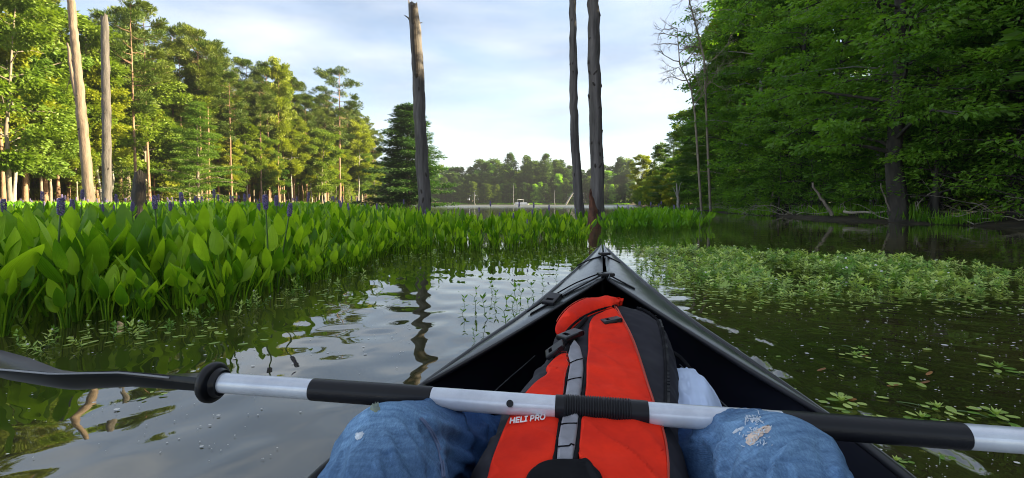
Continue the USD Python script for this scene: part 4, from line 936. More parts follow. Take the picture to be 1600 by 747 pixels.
def rows_faces(n, m):
    i, j = np.meshgrid(np.arange(n - 1), np.arange(m - 1), indexing='ij'); q = (i * m + j).ravel()
    return np.stack([q, q + 1, q + m + 1, q + m], -1)
add('hull', (shell(0, -0.085, st), rows_faces(len(st), 9)[:, ::-1]), 'hull_black', kayak, smooth=35)
si = np.concatenate([np.linspace(-1.02, 0.4, 16), np.linspace(0.5, 1.9, 30)])
add('cockpit_lining', (shell(0.008, 0.022, si), rows_faces(len(si), 9)), 'hull_inside', kayak, smooth=35)
APEX = (1.41, 0.371)
def deck_line(side, k=64):
    """Outer (sheer) and inner (coaming, then ridge) lines of the left or right deck panel."""
    so = np.linspace(0.80, 1.985, k); outer = np.stack([so, side * half_width(so), sheer_z(so) + 0.003], 1)
    m = (0.80, float(half_width(0.80)), float(sheer_z(0.80)) + 0.003); ro = 0.010 if side > 0 else 0.005
    u = np.clip((so - 0.80) / 0.72, 0, 1); w = np.clip((so - 1.52) / (1.985 - 1.52), 0, 1)
    inner = np.stack([m[0] + (APEX[0] - m[0]) * u + (1.985 - APEX[0]) * w, side * (m[1] + (ro - m[1]) * u + (0.002 - ro) * w),
                      m[2] + (APEX[1] - m[2]) * u ** 1.15 + (0.424 - APEX[1]) * w], 1)
    return outer, inner
for side in (-1, 1):
    o, i = deck_line(side); f = np.linspace(0, 1, 7)[None, :, None]
    g = o[:, None] * (1 - f) + i[:, None] * f; g[..., 2] += 0.006 * np.sin(np.pi * f[..., 0]) + 0.0022 * (meshkit.fbm(g * 9.0, 3, 5) - 0.5) * 2 * np.sin(np.pi * f[..., 0])
    top = boat(g[..., 0], g[..., 1], g[..., 2]).reshape(-1, 3); bot = top - [0, 0, 0.004]
    q = rows_faces(len(o), 7); q = q if side < 0 else q[:, ::-1]; n = len(top); rim = []
    idx = np.arange(n).reshape(len(o), 7); loop = np.concatenate([idx[:, 0], idx[-1, 1:], idx[-2::-1, -1], idx[0, -2:0:-1]])
    rim = np.stack([loop, np.roll(loop, -1), np.roll(loop, -1) + n, loop + n], -1)
    add('deck_panel', (np.vstack([top, bot]), np.vstack([q[:, ::-1], q + n, rim])), 'deck_sky_tint', kayak, smooth=30)
    c = boat(i[:40, 0], i[:40, 1], i[:40, 2]); add('coaming_edge', tube(c, 0.0055, 8), 'plastic_black', kayak, smooth=True)
    s = np.linspace(-1.05, 1.985, 70); gw = boat(s, side * half_width(s), sheer_z(s) + 0.001)
    add('gunwale', tube(gw, np.where(s > 1.5, 0.0045, 0.0075), 8), 'plastic_black', kayak, smooth=True)
    s = np.linspace(0.3, 1.93, 60); add('gunwale_edge', tube(boat(s, side * (half_width(s) + 0.005), sheer_z(s) + 0.005), 0.0022, 6), 'rim_pale', kayak, smooth=True)
    # pale worn fold line inside the hull
    s = np.linspace(0.45, 1.2, 24); add('fold_line', tube(boat(s, side * (half_width(s) * 0.90 - 0.008), 0.12 + 0.10 * (s - 0.45)), 0.0012, 5), 'rim_pale', kayak)
fl = np.linspace(1.40, 1.93, 14); fz = np.interp(fl, [1.41, 1.985], [0.372, 0.424])
add('ridge_flange', (np.vstack([boat(fl, 0.0095, fz), boat(fl, 0.016 - 0.008 * (fl - 1.4), fz + 0.014 * (1 - (fl - 1.4) / 0.6))]), np.vstack([np.stack([np.arange(13), np.arange(13) + 1, np.arange(13) + 15, np.arange(13) + 14], -1)])), 'rim_pale', kayak)
def deck_point(s, t):
    side = -1 if t < 0 else 1; o, i = deck_line(side); k = np.linspace(0, 1, 40)[None, :, None]; g = (o[:, None] * (1 - k) + i[:, None] * k).reshape(-1, 3)
    return g[np.argmin((g[:, 0] - s) ** 2 + (g[:, 1] - t) ** 2)][2] + 0.008
def deck_strap(pts, w=0.011, name='deck_strap'):
    p = np.array([[s, t, deck_point(s, t)] for s, t in pts]); u = np.linspace(0, len(p) - 1, 26)
    p = np.stack([np.interp(u, np.arange(len(p)), p[:, k]) for k in range(3)], 1); c = boat(p[:, 0], p[:, 1], p[:, 2])
    a = boat(p[:, 0] - w, p[:, 1], p[:, 2]); b = boat(p[:, 0] + w, p[:, 1], p[:, 2]); n = len(p); lo = 0.003
    v = np.vstack([a, b, b - [0, 0, lo], a - [0, 0, lo]]); i = np.arange(n - 1); f = []
    for k in range(4): f.append(np.stack([i + k * n, i + 1 + k * n, i + 1 + ((k + 1) % 4) * n, i + ((k + 1) % 4) * n], -1))
    return add(name, (v, np.vstack(f)), 'webbing_black', kayak)
def buckle(parent, centre, s, rz, tilt=0.0, mat='plastic_black', frame=None):
    m = hull([(x, y, z, 0.003) for x in (-0.5 * s, 0.5 * s) for y in (-0.32 * s, 0.32 * s) for z in (0, 0.10 * s)], 10)
    m = m - Manifold.cube((0.22 * s, 0.42 * s, s), True).translate((-0.22 * s, 0, 0.1 * s)) - Manifold.cube((0.3 * s, 0.16 * s, s), True).translate((0.36 * s, 0.42 * s, 0)) - Manifold.cube((0.3 * s, 0.16 * s, s), True).translate((0.36 * s, -0.42 * s, 0))
    v, f, _ = meshkit.arrays(m); T = trimesh.transformations
    R = frame if frame is not None else (T.rotation_matrix(rz, [0, 0, 1]) @ T.rotation_matrix(tilt, [0, 1, 0]))[:3, :3]
    return add('buckle', (v @ R.T + centre, f), mat, parent, smooth=30)
k1 = deck_strap([(1.66, -0.092), (1.72, -0.045), (1.735, 0.0), (1.735, 0.012), (1.70, 0.06)], 0.010); buckle(k1, boat(1.735, 0.004, deck_point(1.735, -0.001) + 0.004), 0.034, 0.2)
k2 = deck_strap([(1.16, -0.19), (1.31, -0.095), (1.425, -0.015), (1.43, 0.0), (1.43, 0.02), (1.36, 0.085)], 0.008); buckle(k2, boat(1.43, 0.004, APEX[1] + 0.010), 0.042, 0.15)
buckle(k2, boat(1.24, -0.142, deck_point(1.24, -0.142) + 0.004), 0.05, 1.0, -0.3)
cord = np.array([[s, t, deck_point(s, t) + 0.003] for s, t in ((1.17, -0.20), (1.30, -0.135), (1.40, -0.075), (1.44, -0.02))]); c = boat(cord[:, 0], cord[:, 1], cord[:, 2])
add('deck_cord', tube(PchipInterpolator(np.arange(4), c)(np.linspace(0, 3, 20)), 0.0022, 6), 'webbing_black', kayak, smooth=True)

# ---------------------------------------------------------------- the paddle
plain('shaft_white', (0.62, 0.66, 0.72), 0.30, (0.50, 0.53, 0.59), scale=34.0, metallic=0.35, bump=0.0002, bscale=90.0)
plain('shaft_black', (0.006, 0.0065, 0.009), 0.40, spec=0.3, bump=0.0003, bscale=300.0)
plain('blade_black', (0.006, 0.007, 0.008), 0.28, (0.004, 0.005, 0.006), spec=0.3, scale=20.0)
paddle = thing('paddle', label='black and white two bladed paddle lying across the knees', cat='paddle')
PA, PB = at_y(345, 598, 0.69), at_y(1550, 685, 0.54)
PD = unit(PB - PA)
def along(px):
    u = np.linspace(-0.4, 1.3, 3000); return float(np.interp(px, project(PA + u[:, None] * (PB - PA))[:, 0], u)) * np.linalg.norm(PB - PA)
def lathe(profile, n=28):
    """(distance along the shaft from PA, radius) pairs turned about the shaft."""
    ref = np.cross(PD, [0, 0, 1.0]); ref /= np.linalg.norm(ref); b = np.cross(ref, PD); th = np.arange(n) / n * 2 * math.pi
    P = np.array(profile); v = PA + PD * P[:, 0, None, None].reshape(-1, 1, 1) + P[:, 1].reshape(-1, 1, 1) * (np.cos(th)[None, :, None] * ref + np.sin(th)[None, :, None] * b)
    m = len(P); i, j = np.meshgrid(np.arange(m - 1), np.arange(n), indexing='ij'); a = (i * n + j).ravel(); c = (i * n + (j + 1) % n).ravel()
    return v.reshape(-1, 3), np.stack([a, c, c + n, a + n], -1)
RS = 0.0148
bounds = [along(q) for q in (320, 488, 676, 868, 1012, 1222, 1507)]; bounds.append(bounds[-1] + 0.20)
names = ['white', 'black', 'white', None, 'white', 'black', 'white']
for (a, b), kd in zip(zip(bounds, bounds[1:]), names):
    if kd: add('shaft_section' if kd == 'white' else 'grip', lathe([(a, 0.001), (a, RS), (a + (b - a) / 2, RS), (b, RS), (b, 0.001)] if kd == 'white' else [(a, RS - 0.001), (a + 0.0005, RS + 0.0006), (a + 0.002, RS + 0.0009), (b - 0.002, RS + 0.0009), (b - 0.0005, RS + 0.0006), (b, RS - 0.001)]), 'shaft_' + kd, paddle, smooth=35)
a, b = bounds[3], bounds[4]; pr = [(a, RS - 0.001), (a, RS + 0.0012), (a + 0.012, RS + 0.0014)]
nr = 26; w = (b - a - 0.034) / nr
for i in range(nr):
    q = a + 0.012 + i * w; pr += [(q, RS + 0.0012), (q + 0.18 * w, RS + 0.0026), (q + 0.62 * w, RS + 0.0026), (q + 0.8 * w, RS + 0.0012)]
pr += [(b - 0.022, RS + 0.0016), (b, RS + 0.0014), (b, RS - 0.001)]
add('ribbed_ferrule', lathe(pr), 'shaft_black', paddle, smooth=40)
bt = along(799); c = PA + PD * bt; tv = unit(np.array([0, 0, EYE]) - c); tv = unit(tv - (tv @ PD) * PD)
add('lock_button', tube([c + tv * (RS - 0.004), c + tv * (RS + 0.0012)], 0.0048, 20), 'plastic_black', paddle, smooth=30)
plain('foam_grey', (0.30, 0.31, 0.33), 0.5)
def ring_at(x): return [(x - 0.0095, RS - 0.001), (x - 0.010, RS + 0.006), (x - 0.007, 0.0275), (x - 0.003, 0.0300), (x + 0.003, 0.0300), (x + 0.007, 0.0275), (x + 0.009, RS + 0.007), (x + 0.0165, RS + 0.004), (x + 0.0165, RS - 0.001)]
add('drip_ring', lathe(ring_at(along(333)), 36), 'plastic_black', paddle, smooth=40); xr = bounds[-1] - 0.012; add('drip_ring', lathe(ring_at(xr), 36), 'plastic_black', paddle, smooth=40)
def blade(start, sgn, mid_px=None):
    """A spoon blade seen almost edge on."""
    nu, nv = 40, 15; u = np.linspace(0, 1, nu); v = np.linspace(-1, 1, nv); L = 0.47
    d = PD * sgn; c0 = PA + PD * start; vw = unit(c0 - np.array([0, 0, EYE])); wd = unit(vw - (vw @ d) * d); up = np.cross(d, wd) * -sgn
    if up[2] < 0: up = -up
    w = np.interp(u, [0, .10, .25, .45, .65, .85, .95, 1.0], [.014, .015, .032, .052, .058, .052, .034, .006])
    rise = np.interp(u, [0, .25, .45, .7, 1.0], [0, .004, -.004, -.002, 0.030]); tw = np.interp(u, [0, 0.3, .6, 1], [-0.02, 0.01, 0.02, 0.07])
    ax = np.cos(tw)[:, None] * wd + np.sin(tw)[:, None] * up; nr = np.cos(tw)[:, None] * up - np.sin(tw)[:, None] * wd
    c = c0 + d * (L * u)[:, None] + up * PchipInterpolator(u, rise)(u)[:, None]
    cup = 0.018 * np.interp(u, [0, .2, .5, 1], [0, .5, 1, .4])
    mid = c[:, None] + ax[:, None] * (w[:, None] * v)[..., None] - nr[:, None] * ((cup[:, None] * (1 - v ** 2)))[..., None]
    th = np.interp(u, [0, .15, .4, 1], [.013, .009, .004, .002])[:, None] * (1 - 0.75 * np.abs(v)) + 0.0012
    A, B = (mid + nr[:, None] * th[..., None]).reshape(-1, 3), (mid - nr[:, None] * th[..., None]).reshape(-1, 3); n = nu * nv; q = rows_faces(nu, nv); idx = np.arange(n).reshape(nu, nv)
    loop = np.concatenate([idx[:, 0], idx[-1, 1:], idx[-2::-1, -1], idx[0, -2:0:-1]])
    rimf = np.stack([loop, np.roll(loop, -1), np.roll(loop, -1) + n, loop + n], -1)
    bl = add('blade', (np.vstack([A, B]), np.vstack([q, q[:, ::-1] + n, rimf])), 'blade_black', paddle, smooth=50)
    e = mid[:, 0] if ((mid[nu // 2, 0] - [0, 0, EYE]) @ vw < (mid[nu // 2, -1] - [0, 0, EYE]) @ vw) else mid[:, -1]; o = mid[:, -1] if e is mid[:, 0] else mid[:, 0]
    add('worn_edge', tube(e[4:], 0.0015, 6), 'foam_grey', bl, smooth=True); add('worn_edge', tube(mid[4:, -1], 0.0015, 6), 'foam_grey', bl, smooth=True)
    add('worn_edge', tube(mid[4:, 0], 0.0014, 6), 'foam_grey', bl, smooth=True) if False else None
blade(along(320), -1); blade(bounds[-1], 1)
# ---------------------------------------------------------------- the backpack between the knees
plain('bag_red', (0.86, 0.036, 0.012), 0.85, (0.56, 0.020, 0.010), scale=10.0, bump=0.0022, bscale=34.0, spec=0.12)
plain('bag_charcoal', (0.034, 0.033, 0.041), 0.9, (0.020, 0.020, 0.026), scale=9.0, bump=0.0012, bscale=45.0, spec=0.2)
plain('bag_black', (0.008, 0.008, 0.010), 0.9, spec=0.15, bump=0.0008, bscale=150.0)
plain('web_grey', (0.27, 0.27, 0.30), 0.75, (0.20, 0.20, 0.22), scale=30.0, bump=0.0004, bscale=500.0)
plain('piping_red', (0.55, 0.06, 0.03), 0.6)
plain('print_white', (0.80, 0.78, 0.76), 0.6)
plain('pale_cloth', (0.55, 0.66, 0.85), 0.6, (0.40, 0.50, 0.70), scale=6.0, bump=0.004, bscale=14.0)
GO, GA = np.array([0.088, 0.54]), math.radians(15.0)
def bag_frame(a, t, z):
    return np.stack(np.broadcast_arrays(GO[0] + math.sin(GA) * a + math.cos(GA) * t, GO[1] + math.cos(GA) * a - math.sin(GA) * t, z), -1)
_ba = np.array([-0.16, -0.13, -0.05, 0.06, 0.16, 0.25, 0.34, 0.43, 0.51, 0.560, 0.580, 0.59])
_bl = np.array([0.070, 0.118, 0.134, 0.147, 0.143, 0.131, 0.118, 0.111, 0.104, 0.084, 0.048, 0.008])
_br = np.array([0.060, 0.105, 0.118, 0.124, 0.126, 0.128, 0.133, 0.138, 0.125, 0.092, 0.048, 0.008])
_bt = np.array([0.235, 0.285, 0.302, 0.312, 0.318, 0.324, 0.334, 0.350, 0.362, 0.356, 0.335, 0.290])
_bb = np.array([0.180, 0.120, 0.085, 0.075, 0.075, 0.08, 0.09, 0.11, 0.14, 0.18, 0.22, 0.255])
fl_, fr_, ft_, fb_ = (PchipInterpolator(_ba, q) for q in (_bl, _br, _bt, _bb))
def bag_surface(a, th, off=0.0):
    """Point at distance a along the bag and angle th round it (0 = right, pi/2 = top, pi = left)."""
    a, th = np.broadcast_arrays(np.asarray(a, float), np.asarray(th, float)); c, s = np.cos(th), np.sin(th); e = 0.52
    cx, sz = np.sign(c) * np.abs(c) ** e, np.sign(s) * np.abs(s) ** e
    w = np.where(c > 0, fr_(a), fl_(a)); zt, zb = ft_(a), fb_(a); zc = zb + (zt - zb) * 0.45
    z = zc + np.where(s > 0, (zt - zc), (zc - zb)) * sz
    lump = meshkit.fbm(np.stack([a * 14, cx * 1.7 + 5, sz * 1.7], -1), 3, 44) - 0.5
    fold = meshkit.fbm(np.stack([a * 34 + cx * 2.2, cx * 2.6 + 9, sz], -1), 2, 45) - 0.5
    crs = 1 - np.abs(meshkit.fbm(np.stack([a * 13 + cx * 2.0, cx * 0.9 - a * 3, 0 * a + 2], -1), 2, 48) - 0.5) * 4
    k = off + 0.014 * lump + 0.005 * fold + 0.0040 * np.clip(crs, 0, 1) ** 2
    return bag_frame(a, cx * (w + k), z + k * sz)
A_, T_ = np.meshgrid(np.linspace(-0.16, 0.59, 160), np.linspace(0, 2 * math.pi, 96, endpoint=False), indexing='ij')
v = bag_surface(A_, T_).reshape(-1, 3); n = 96; i, j = np.meshgrid(np.arange(159), np.arange(n), indexing='ij')
f = np.stack([i * n + j, i * n + (j + 1) % n, (i + 1) * n + (j + 1) % n, (i + 1) * n + j], -1).reshape(-1, 4)
ends = np.vstack([v, v[:n].mean(0), v[-n:].mean(0)]); jj = np.arange(n)
tri = np.vstack([f[:, [0, 1, 2]], f[:, [0, 2, 3]], np.stack([jj * 0 + len(v), (jj + 1) % n, jj], -1), np.stack([jj * 0 + len(v) + 1, 159 * n + jj, 159 * n + (jj + 1) % n], -1)])
bag = thing('backpack', label='red and charcoal backpack with grey webbing, wedged between the knees', cat='backpack')
add('body', (ends, tri), 'bag_charcoal', bag, smooth=True)
# where each place on the bag's upper side is seen from the seat
GA_, GT_ = np.meshgrid(np.linspace(-0.155, 0.585, 150), np.linspace(-0.35, math.pi + 0.35, 150), indexing='ij')
_P = bag_surface(GA_, GT_, 0.006); _px = project(_P)
_e1, _e2 = np.gradient(_P, axis=0), np.gradient(_P, axis=1); _nv = np.cross(_e1, _e2); _vw = _P - [0, 0, EYE]
_sgn = np.sign((_nv * (_P - bag_frame(GA_, 0 * GA_, 0.2))).sum(-1)); _front = ((_nv * _sgn[..., None]) * _vw).sum(-1) < 0
_to_a = LinearNDInterpolator(_px[_front], np.stack([GA_[_front], GT_[_front]], -1))
from scipy.interpolate import NearestNDInterpolator
_to_n = NearestNDInterpolator(_px[_front], np.stack([GA_[_front], GT_[_front]], -1))
def on_bag(px, off=0.0):
    px = np.asarray(px, float); r = _to_a(px); r2 = _to_n(px); r = np.where(np.isnan(r), r2, r)
    return bag_surface(r[:, 0], r[:, 1], off)
def smooth_loop(p, k=6):
    """Rounds a closed outline."""
    p = np.asarray(p, float)
    for _ in range(2): p = np.stack([0.75 * p + 0.25 * np.roll(p, -1, 0), 0.25 * p + 0.75 * np.roll(p, -1, 0)], 1).reshape(-1, 2)
    return p
def zoomed(pts): return np.array(pts, float) / 2.433 + [740, 440]
def panel(name, pts, mat, off, thick, parent=bag, rounded=True, edge=3.0):
    pts = smooth_loop(pts) if rounded else np.asarray(pts, float)
    if Polygon(pts).exterior.is_ccw is False: pts = pts[::-1]
    m = CrossSection([pts]).extrude(1.0).refine_to_length(edge); g = m.to_mesh(); q = g.vert_properties[:, :3]
    r = _to_a(q[:, :2]); r = np.where(np.isnan(r), _to_n(q[:, :2]), r)
    inner = np.array([Polygon(pts).exterior.distance(Point(x, y)) for x, y in q[:, :2]]); soft = np.clip(inner / 5.0, 0, 1) ** 0.5
    v = bag_surface(r[:, 0], r[:, 1], off - 0.002 + (thick * (0.45 + 0.55 * soft) + 0.0035) * q[:, 2])
    return add(name, (v, g.tri_verts), mat, parent, smooth=45)
def seam(name, pts, mat, r, off, parent):
    p = PchipInterpolator(np.arange(len(pts)), np.asarray(pts, float))(np.linspace(0, len(pts) - 1, 8 * len(pts))); return add(name, tube(on_bag(p, off), r, 6), mat, parent, smooth=True)
R1 = zoomed([(446, 132), (500, 108), (540, 94), (572, 148), (606, 215), (640, 310), (665, 390), (692, 470), (718, 545), (735, 620), (742, 690), (744, 800), (520, 800), (490, 744), (460, 708), (404, 682), (412, 600), (418, 515), (428, 430), (427, 300), (436, 262), (434, 185)])
L1 = zoomed([(268, 330), (292, 300), (330, 268), (360, 266), (356, 290), (366, 312), (352, 350), (346, 425), (326, 505), (318, 600), (303, 676), (240, 700), (200, 745), (190, 800), (30, 800), (50, 735), (62, 680), (92, 600), (135, 500), (170, 450), (205, 405), (240, 370), (282, 346)])
pr = panel('front_panel', R1, 'bag_red', 0.0005, 0.005); pl = panel('front_panel', L1, 'bag_red', 0.0005, 0.005)
seam('piping', R1[2:13], 'piping_red', 0.0015, 0.0052, pr); seam('stitching', R1[2:12] - [3.2, -0.6], 'piping_red', 0.0005, 0.0074, pr)
seam('stitching', L1[2:8] + [-2.2, 0], 'piping_red', 0.0004, 0.0060, pl)
W1 = zoomed([(384, 222), (404, 248), (414, 285), (417, 330), (413, 380), (406, 430), (402, 505), (399, 560), (386, 682), (318, 678), (324, 600), (340, 505), (350, 430), (358, 375), (368, 312), (360, 280), (368, 246)])
wb = panel('webbing', W1, 'web_grey', 0.003, 0.0045, rounded=False)
for a, b in (((356, 384), (414, 372)), ((336, 552), (400, 548)), ((321, 638), (390, 634)), ((366, 318), (416, 300))):
    seam('stitch_line', zoomed([a, ((a[0] + b[0]) / 2, (a[1] + b[1]) / 2 - 2), b]), 'bag_black', 0.0011, 0.0092, wb)
for q in (-1, 1):
    e = (W1[2:9] + [4.5, 0]) if q > 0 else (W1[9:] - [4.5, 0]); seam('webbing_edge', e, 'bag_black', 0.0030, 0.003, wb)
panel('base_patch', zoomed([(196, 760), (212, 728), (250, 696), (300, 680), (390, 680), (440, 694), (474, 722), (494, 760), (480, 800), (210, 800)]), 'bag_black', 0.003, 0.006)
LID = zoomed([(317, 216), (330, 168), (372, 112), (440, 74), (510, 58), (556, 62), (574, 70), (545, 92), (480, 106), (420, 132), (372, 168), (345, 200)])
ld = panel('lid', LID, 'bag_red', 0.004, 0.016); seam('lid_piping', LID[[0, 11, 10, 9, 8, 7]], 'bag_black', 0.0032, 0.006, ld)
seam('lid_edge', LID[[1, 2, 3, 4, 5]] + [1.5, 2], 'piping_red', 0.0009, 0.019, ld)
# zip down the right side
zp = zoomed([(640, 78), (682, 92), (706, 124), (728, 180), (742, 250), (748, 330), (750, 440), (752, 520)]); zz = PchipInterpolator(np.arange(8), zp)(np.linspace(0, 7, 150))
zt = add('zip_tape', tube(on_bag(zz - [3, 0], 0.002), 0.0042, 6), 'bag_black', bag, smooth=True); tp = on_bag(zz - [3, 0], 0.0055); teeth = Pile()
for q in tp: teeth.add(trimesh.creation.box((0.004, 0.0016, 0.0025), trimesh.transformations.translation_matrix(q)))
add('zip_teeth', teeth.get(), 'plastic_black', zt)
def bag_frame_at(px, ang):
    p = on_bag(np.array([px, px + np.array([2.0, 0]), px + np.array([0, 2.0])])); x = unit(p[1] - p[0]); n = unit(np.cross(p[1] - p[0], p[2] - p[0])); n = n if n[2] > 0 else -n; y = np.cross(n, x)
    xr = x * math.cos(ang) + y * math.sin(ang); return p[0], np.stack([xr, np.cross(n, xr), n], 1)
c, F = bag_frame_at(zoomed([(523, 152)])[0], math.radians(8)); buckle(bag, c + F[:, 2] * 0.007, 0.034, 0, frame=F)
c, F = bag_frame_at(zoomed([(366, 216)])[0], math.radians(62)); buckle(bag, c + F[:, 2] * 0.011, 0.042, 0, frame=F)
c, F = bag_frame_at(zoomed([(318, 266)])[0], math.radians(50)); buckle(bag, c + F[:, 2] * 0.011, 0.034, 0, frame=F)
stp = zoomed([(430, 140), (395, 180), (366, 216), (330, 255), (300, 285)]); seam('strap', stp, 'bag_black', 0.0048, 0.007, bag)
# printed lettering on the lower left panel
tm = meshkit.text_mesh('HELI PRO', 1.0, 0.10, bold=True); tv = np.array(tm.vertices); tw = tv[:, 0].max(); o, e = np.array([798.0, 666.0]), np.array([853.0, 659.5])
upx = np.array([1.2, -8.5]); q = o + (tv[:, :1] / tw) * (e - o) + tv[:, 1:2] * upx; r = _to_a(q); r = np.where(np.isnan(r), _to_n(q), r)
add('lettering', (bag_surface(r[:, 0], r[:, 1], 0.0092 + 0.006 * tv[:, 2]), np.array(tm.faces)), 'print_white', pl)
# pale cloth bag beside it
cl = trimesh.creation.icosphere(4); w = np.array(cl.vertices); w = w * (1 + 0.30 * (meshkit.fbm(w * 2.2 + 7, 4, 3) - 0.5)[:, None] + 0.16 * np.abs(meshkit.fbm(w * [5, 2.0, 3] + 3, 3, 9) - 0.5)[:, None])
w = w * [0.052, 0.175, 0.075] @ trimesh.transformations.rotation_matrix(-GA, [0, 0, 1])[:3, :3].T + [0.318, 0.80, 0.212]
cb = thing('cloth_bag', label='pale blue cloth bag stuffed between backpack and kayak side', cat='bag')
add('cloth', (w, np.array(cl.faces)), 'pale_cloth', cb, smooth=True)
sp = np.array([at_y(x, y, Y) for x, y, Y in ((1044, 548, 0.99), (1066, 562, 0.97), (1086, 590, 0.93), (1095, 622, 0.87), (1097, 650, 0.81))]); add('edge_cord', tube(PchipInterpolator(np.arange(5), sp)(np.linspace(0, 4, 24)), 0.0045, 8), 'bag_black', cb, smooth=True)
# ---------------------------------------------------------------- the paddler
KL, KR = at_y(607, 712, 0.53), at_y(1222, 733, 0.50)
HL, HR, CR = np.array([-0.075, 0.05, 0.16]), np.array([0.155, 0.045, 0.16]), np.array([0.04, -0.03, 0.17])
AL, AR = np.array([-0.015, 0.93, 0.095]), np.array([0.235, 0.92, 0.095])
look('denim', {
    'tc': ('texture_coordinate', {}), 'n': ('noise_texture', {'scale': 6.0, 'detail': 6.0, 'roughness': 0.65}), 'mp': ('mapping', {'scale': (14.0, 60.0, 14.0)}), 'ns': ('noise_texture', {'scale': 2.0, 'detail': 5.0, 'roughness': 0.7}),
    'r': ('rgb_ramp', {'ramp': [(0.28, (0.009, 0.024, 0.075)), (0.5, (0.019, 0.052, 0.140)), (0.74, (0.042, 0.100, 0.225))]}),
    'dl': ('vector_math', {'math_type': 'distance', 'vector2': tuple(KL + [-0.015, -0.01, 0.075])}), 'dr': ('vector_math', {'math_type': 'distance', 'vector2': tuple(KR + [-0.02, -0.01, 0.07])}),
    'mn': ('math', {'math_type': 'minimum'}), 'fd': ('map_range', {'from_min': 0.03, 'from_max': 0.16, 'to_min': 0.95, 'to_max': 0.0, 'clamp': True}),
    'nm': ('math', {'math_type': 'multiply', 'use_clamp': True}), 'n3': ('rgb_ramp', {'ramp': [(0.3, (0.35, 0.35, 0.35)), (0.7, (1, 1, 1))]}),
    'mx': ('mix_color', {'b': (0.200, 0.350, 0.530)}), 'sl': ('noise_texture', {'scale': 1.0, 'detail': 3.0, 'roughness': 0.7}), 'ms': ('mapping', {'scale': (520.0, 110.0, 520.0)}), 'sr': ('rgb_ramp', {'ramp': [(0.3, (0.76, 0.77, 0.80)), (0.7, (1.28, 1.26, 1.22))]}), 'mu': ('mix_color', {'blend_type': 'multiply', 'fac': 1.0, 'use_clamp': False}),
    'wv': ('wave_texture', {'wave_type': 'bands', 'bands_direction': 'diagonal', 'scale': 260.0, 'distortion': 0.5}), 'b': ('bump', {'strength': 0.5, 'distance': 0.0005}),
    'p': ('principled_bsdf', {'roughness': 0.85, 'specular_ior_level': 0.1})},
    [('tc.object', 'n.vector'), ('tc.object', 'mp.vector'), ('mp.vector', 'ns.vector'), ('n.fac', 'r.fac'), ('tc.object', 'dl.vector1'), ('tc.object', 'dr.vector1'), ('dl.value', 'mn.value1'), ('dr.value', 'mn.value2'),
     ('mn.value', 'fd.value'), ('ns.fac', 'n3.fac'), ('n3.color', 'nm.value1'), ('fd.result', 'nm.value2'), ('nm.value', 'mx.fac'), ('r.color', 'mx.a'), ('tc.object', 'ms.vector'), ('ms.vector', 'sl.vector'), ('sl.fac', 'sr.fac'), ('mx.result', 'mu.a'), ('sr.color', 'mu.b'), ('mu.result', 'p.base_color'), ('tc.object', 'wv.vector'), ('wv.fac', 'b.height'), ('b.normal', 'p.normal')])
plain('skin', (0.50, 0.30, 0.21), 0.5, (0.42, 0.24, 0.17), scale=12.0)
plain('pale_skin', (0.66, 0.52, 0.42), 0.6, (0.52, 0.40, 0.33), scale=60.0)
plain('frayed_white', (0.62, 0.66, 0.70), 0.9, (0.35, 0.42, 0.50), scale=120.0, bump=0.001, bscale=300.0)
plain('olive_stain', (0.17, 0.20, 0.13), 0.9, (0.10, 0.14, 0.15), scale=120.0)
plain('denim_thread', (0.11, 0.15, 0.26), 0.8)
plain('dark_shirt', (0.05, 0.055, 0.065), 0.9, scale=10.0, bump=0.002, bscale=20.0)
plain('hair', (0.05, 0.035, 0.025), 0.6, scale=40.0, bump=0.002, bscale=90.0)
plain('shoe', (0.03, 0.03, 0.032), 0.7)
person = thing('person', label='person in worn torn blue jeans, knees raised under the paddle', cat='person')
SH = [np.array([-0.15, -0.33, 0.50]), np.array([0.21, -0.33, 0.50])]; EL = [np.array([-0.24, -0.22, 0.26]), np.array([0.31, -0.22, 0.26])]; WR = [np.array([-0.22, -0.06, 0.215]), np.array([0.30, -0.06, 0.215])]
def j(p, r): return (float(p[0]), float(p[1]), float(p[2]), r)
body = []
for k, (h, kn, an) in enumerate(((HL, KL, AL), (HR, KR, AR))):
    body += chain([j(CR + [0, 0, 0.01], 0.09), j(h, 0.078), j(h * 0.45 + kn * 0.55, 0.066), j(kn, 0.052)]) + chain([j(kn, 0.052), j(kn * 0.6 + an * 0.4 + [0, -0.01, -0.01], 0.050), j(an, 0.036)])
    fwd = unit(np.array([0.13 if k == 0 else -0.09, 1.0, 0])); body += chain([j(an, 0.036), j(an + fwd * 0.10 + [0, 0, -0.035], 0.03), j(an + fwd * 0.18 + [0, 0, -0.045], 0.022)])
    body += chain([j(SH[k], 0.052), j(SH[k] * 0.5 + EL[k] * 0.5, 0.044), j(EL[k], 0.037), j(EL[k] * 0.5 + WR[k] * 0.5, 0.034), j(WR[k], 0.025)])
    w = WR[k]; sg = -1 if k == 0 else 1; d = unit(np.array([0.0, 0.98, -0.12])); sd = np.array([-sg * 1.0, 0, 0.0])
    body += [hull([j(w, 0.020)] + [j(w + d * 0.075 + sd * q, 0.011) for q in (-0.03, -0.01, 0.012, 0.032)])]
    for q, L in ((-0.03, 0.058), (-0.01, 0.072), (0.012, 0.078), (0.032, 0.070)):
        a = w + d * 0.078 + sd * q; b = a + d * L * 0.5 + [0, 0, -0.006]; c = b + unit(d + np.array([0, 0, -0.8])) * L * 0.5; body += chain([j(a, 0.0095), j(b, 0.009), j(c, 0.0078)], 10)
    a = w + d * 0.03 + sd * 0.026; b = a + unit(d * 0.6 + sd) * 0.035; c = b + unit(d + sd * 0.2) * 0.03; body += chain([j(a, 0.013), j(b, 0.0105), j(c, 0.0085)], 10)
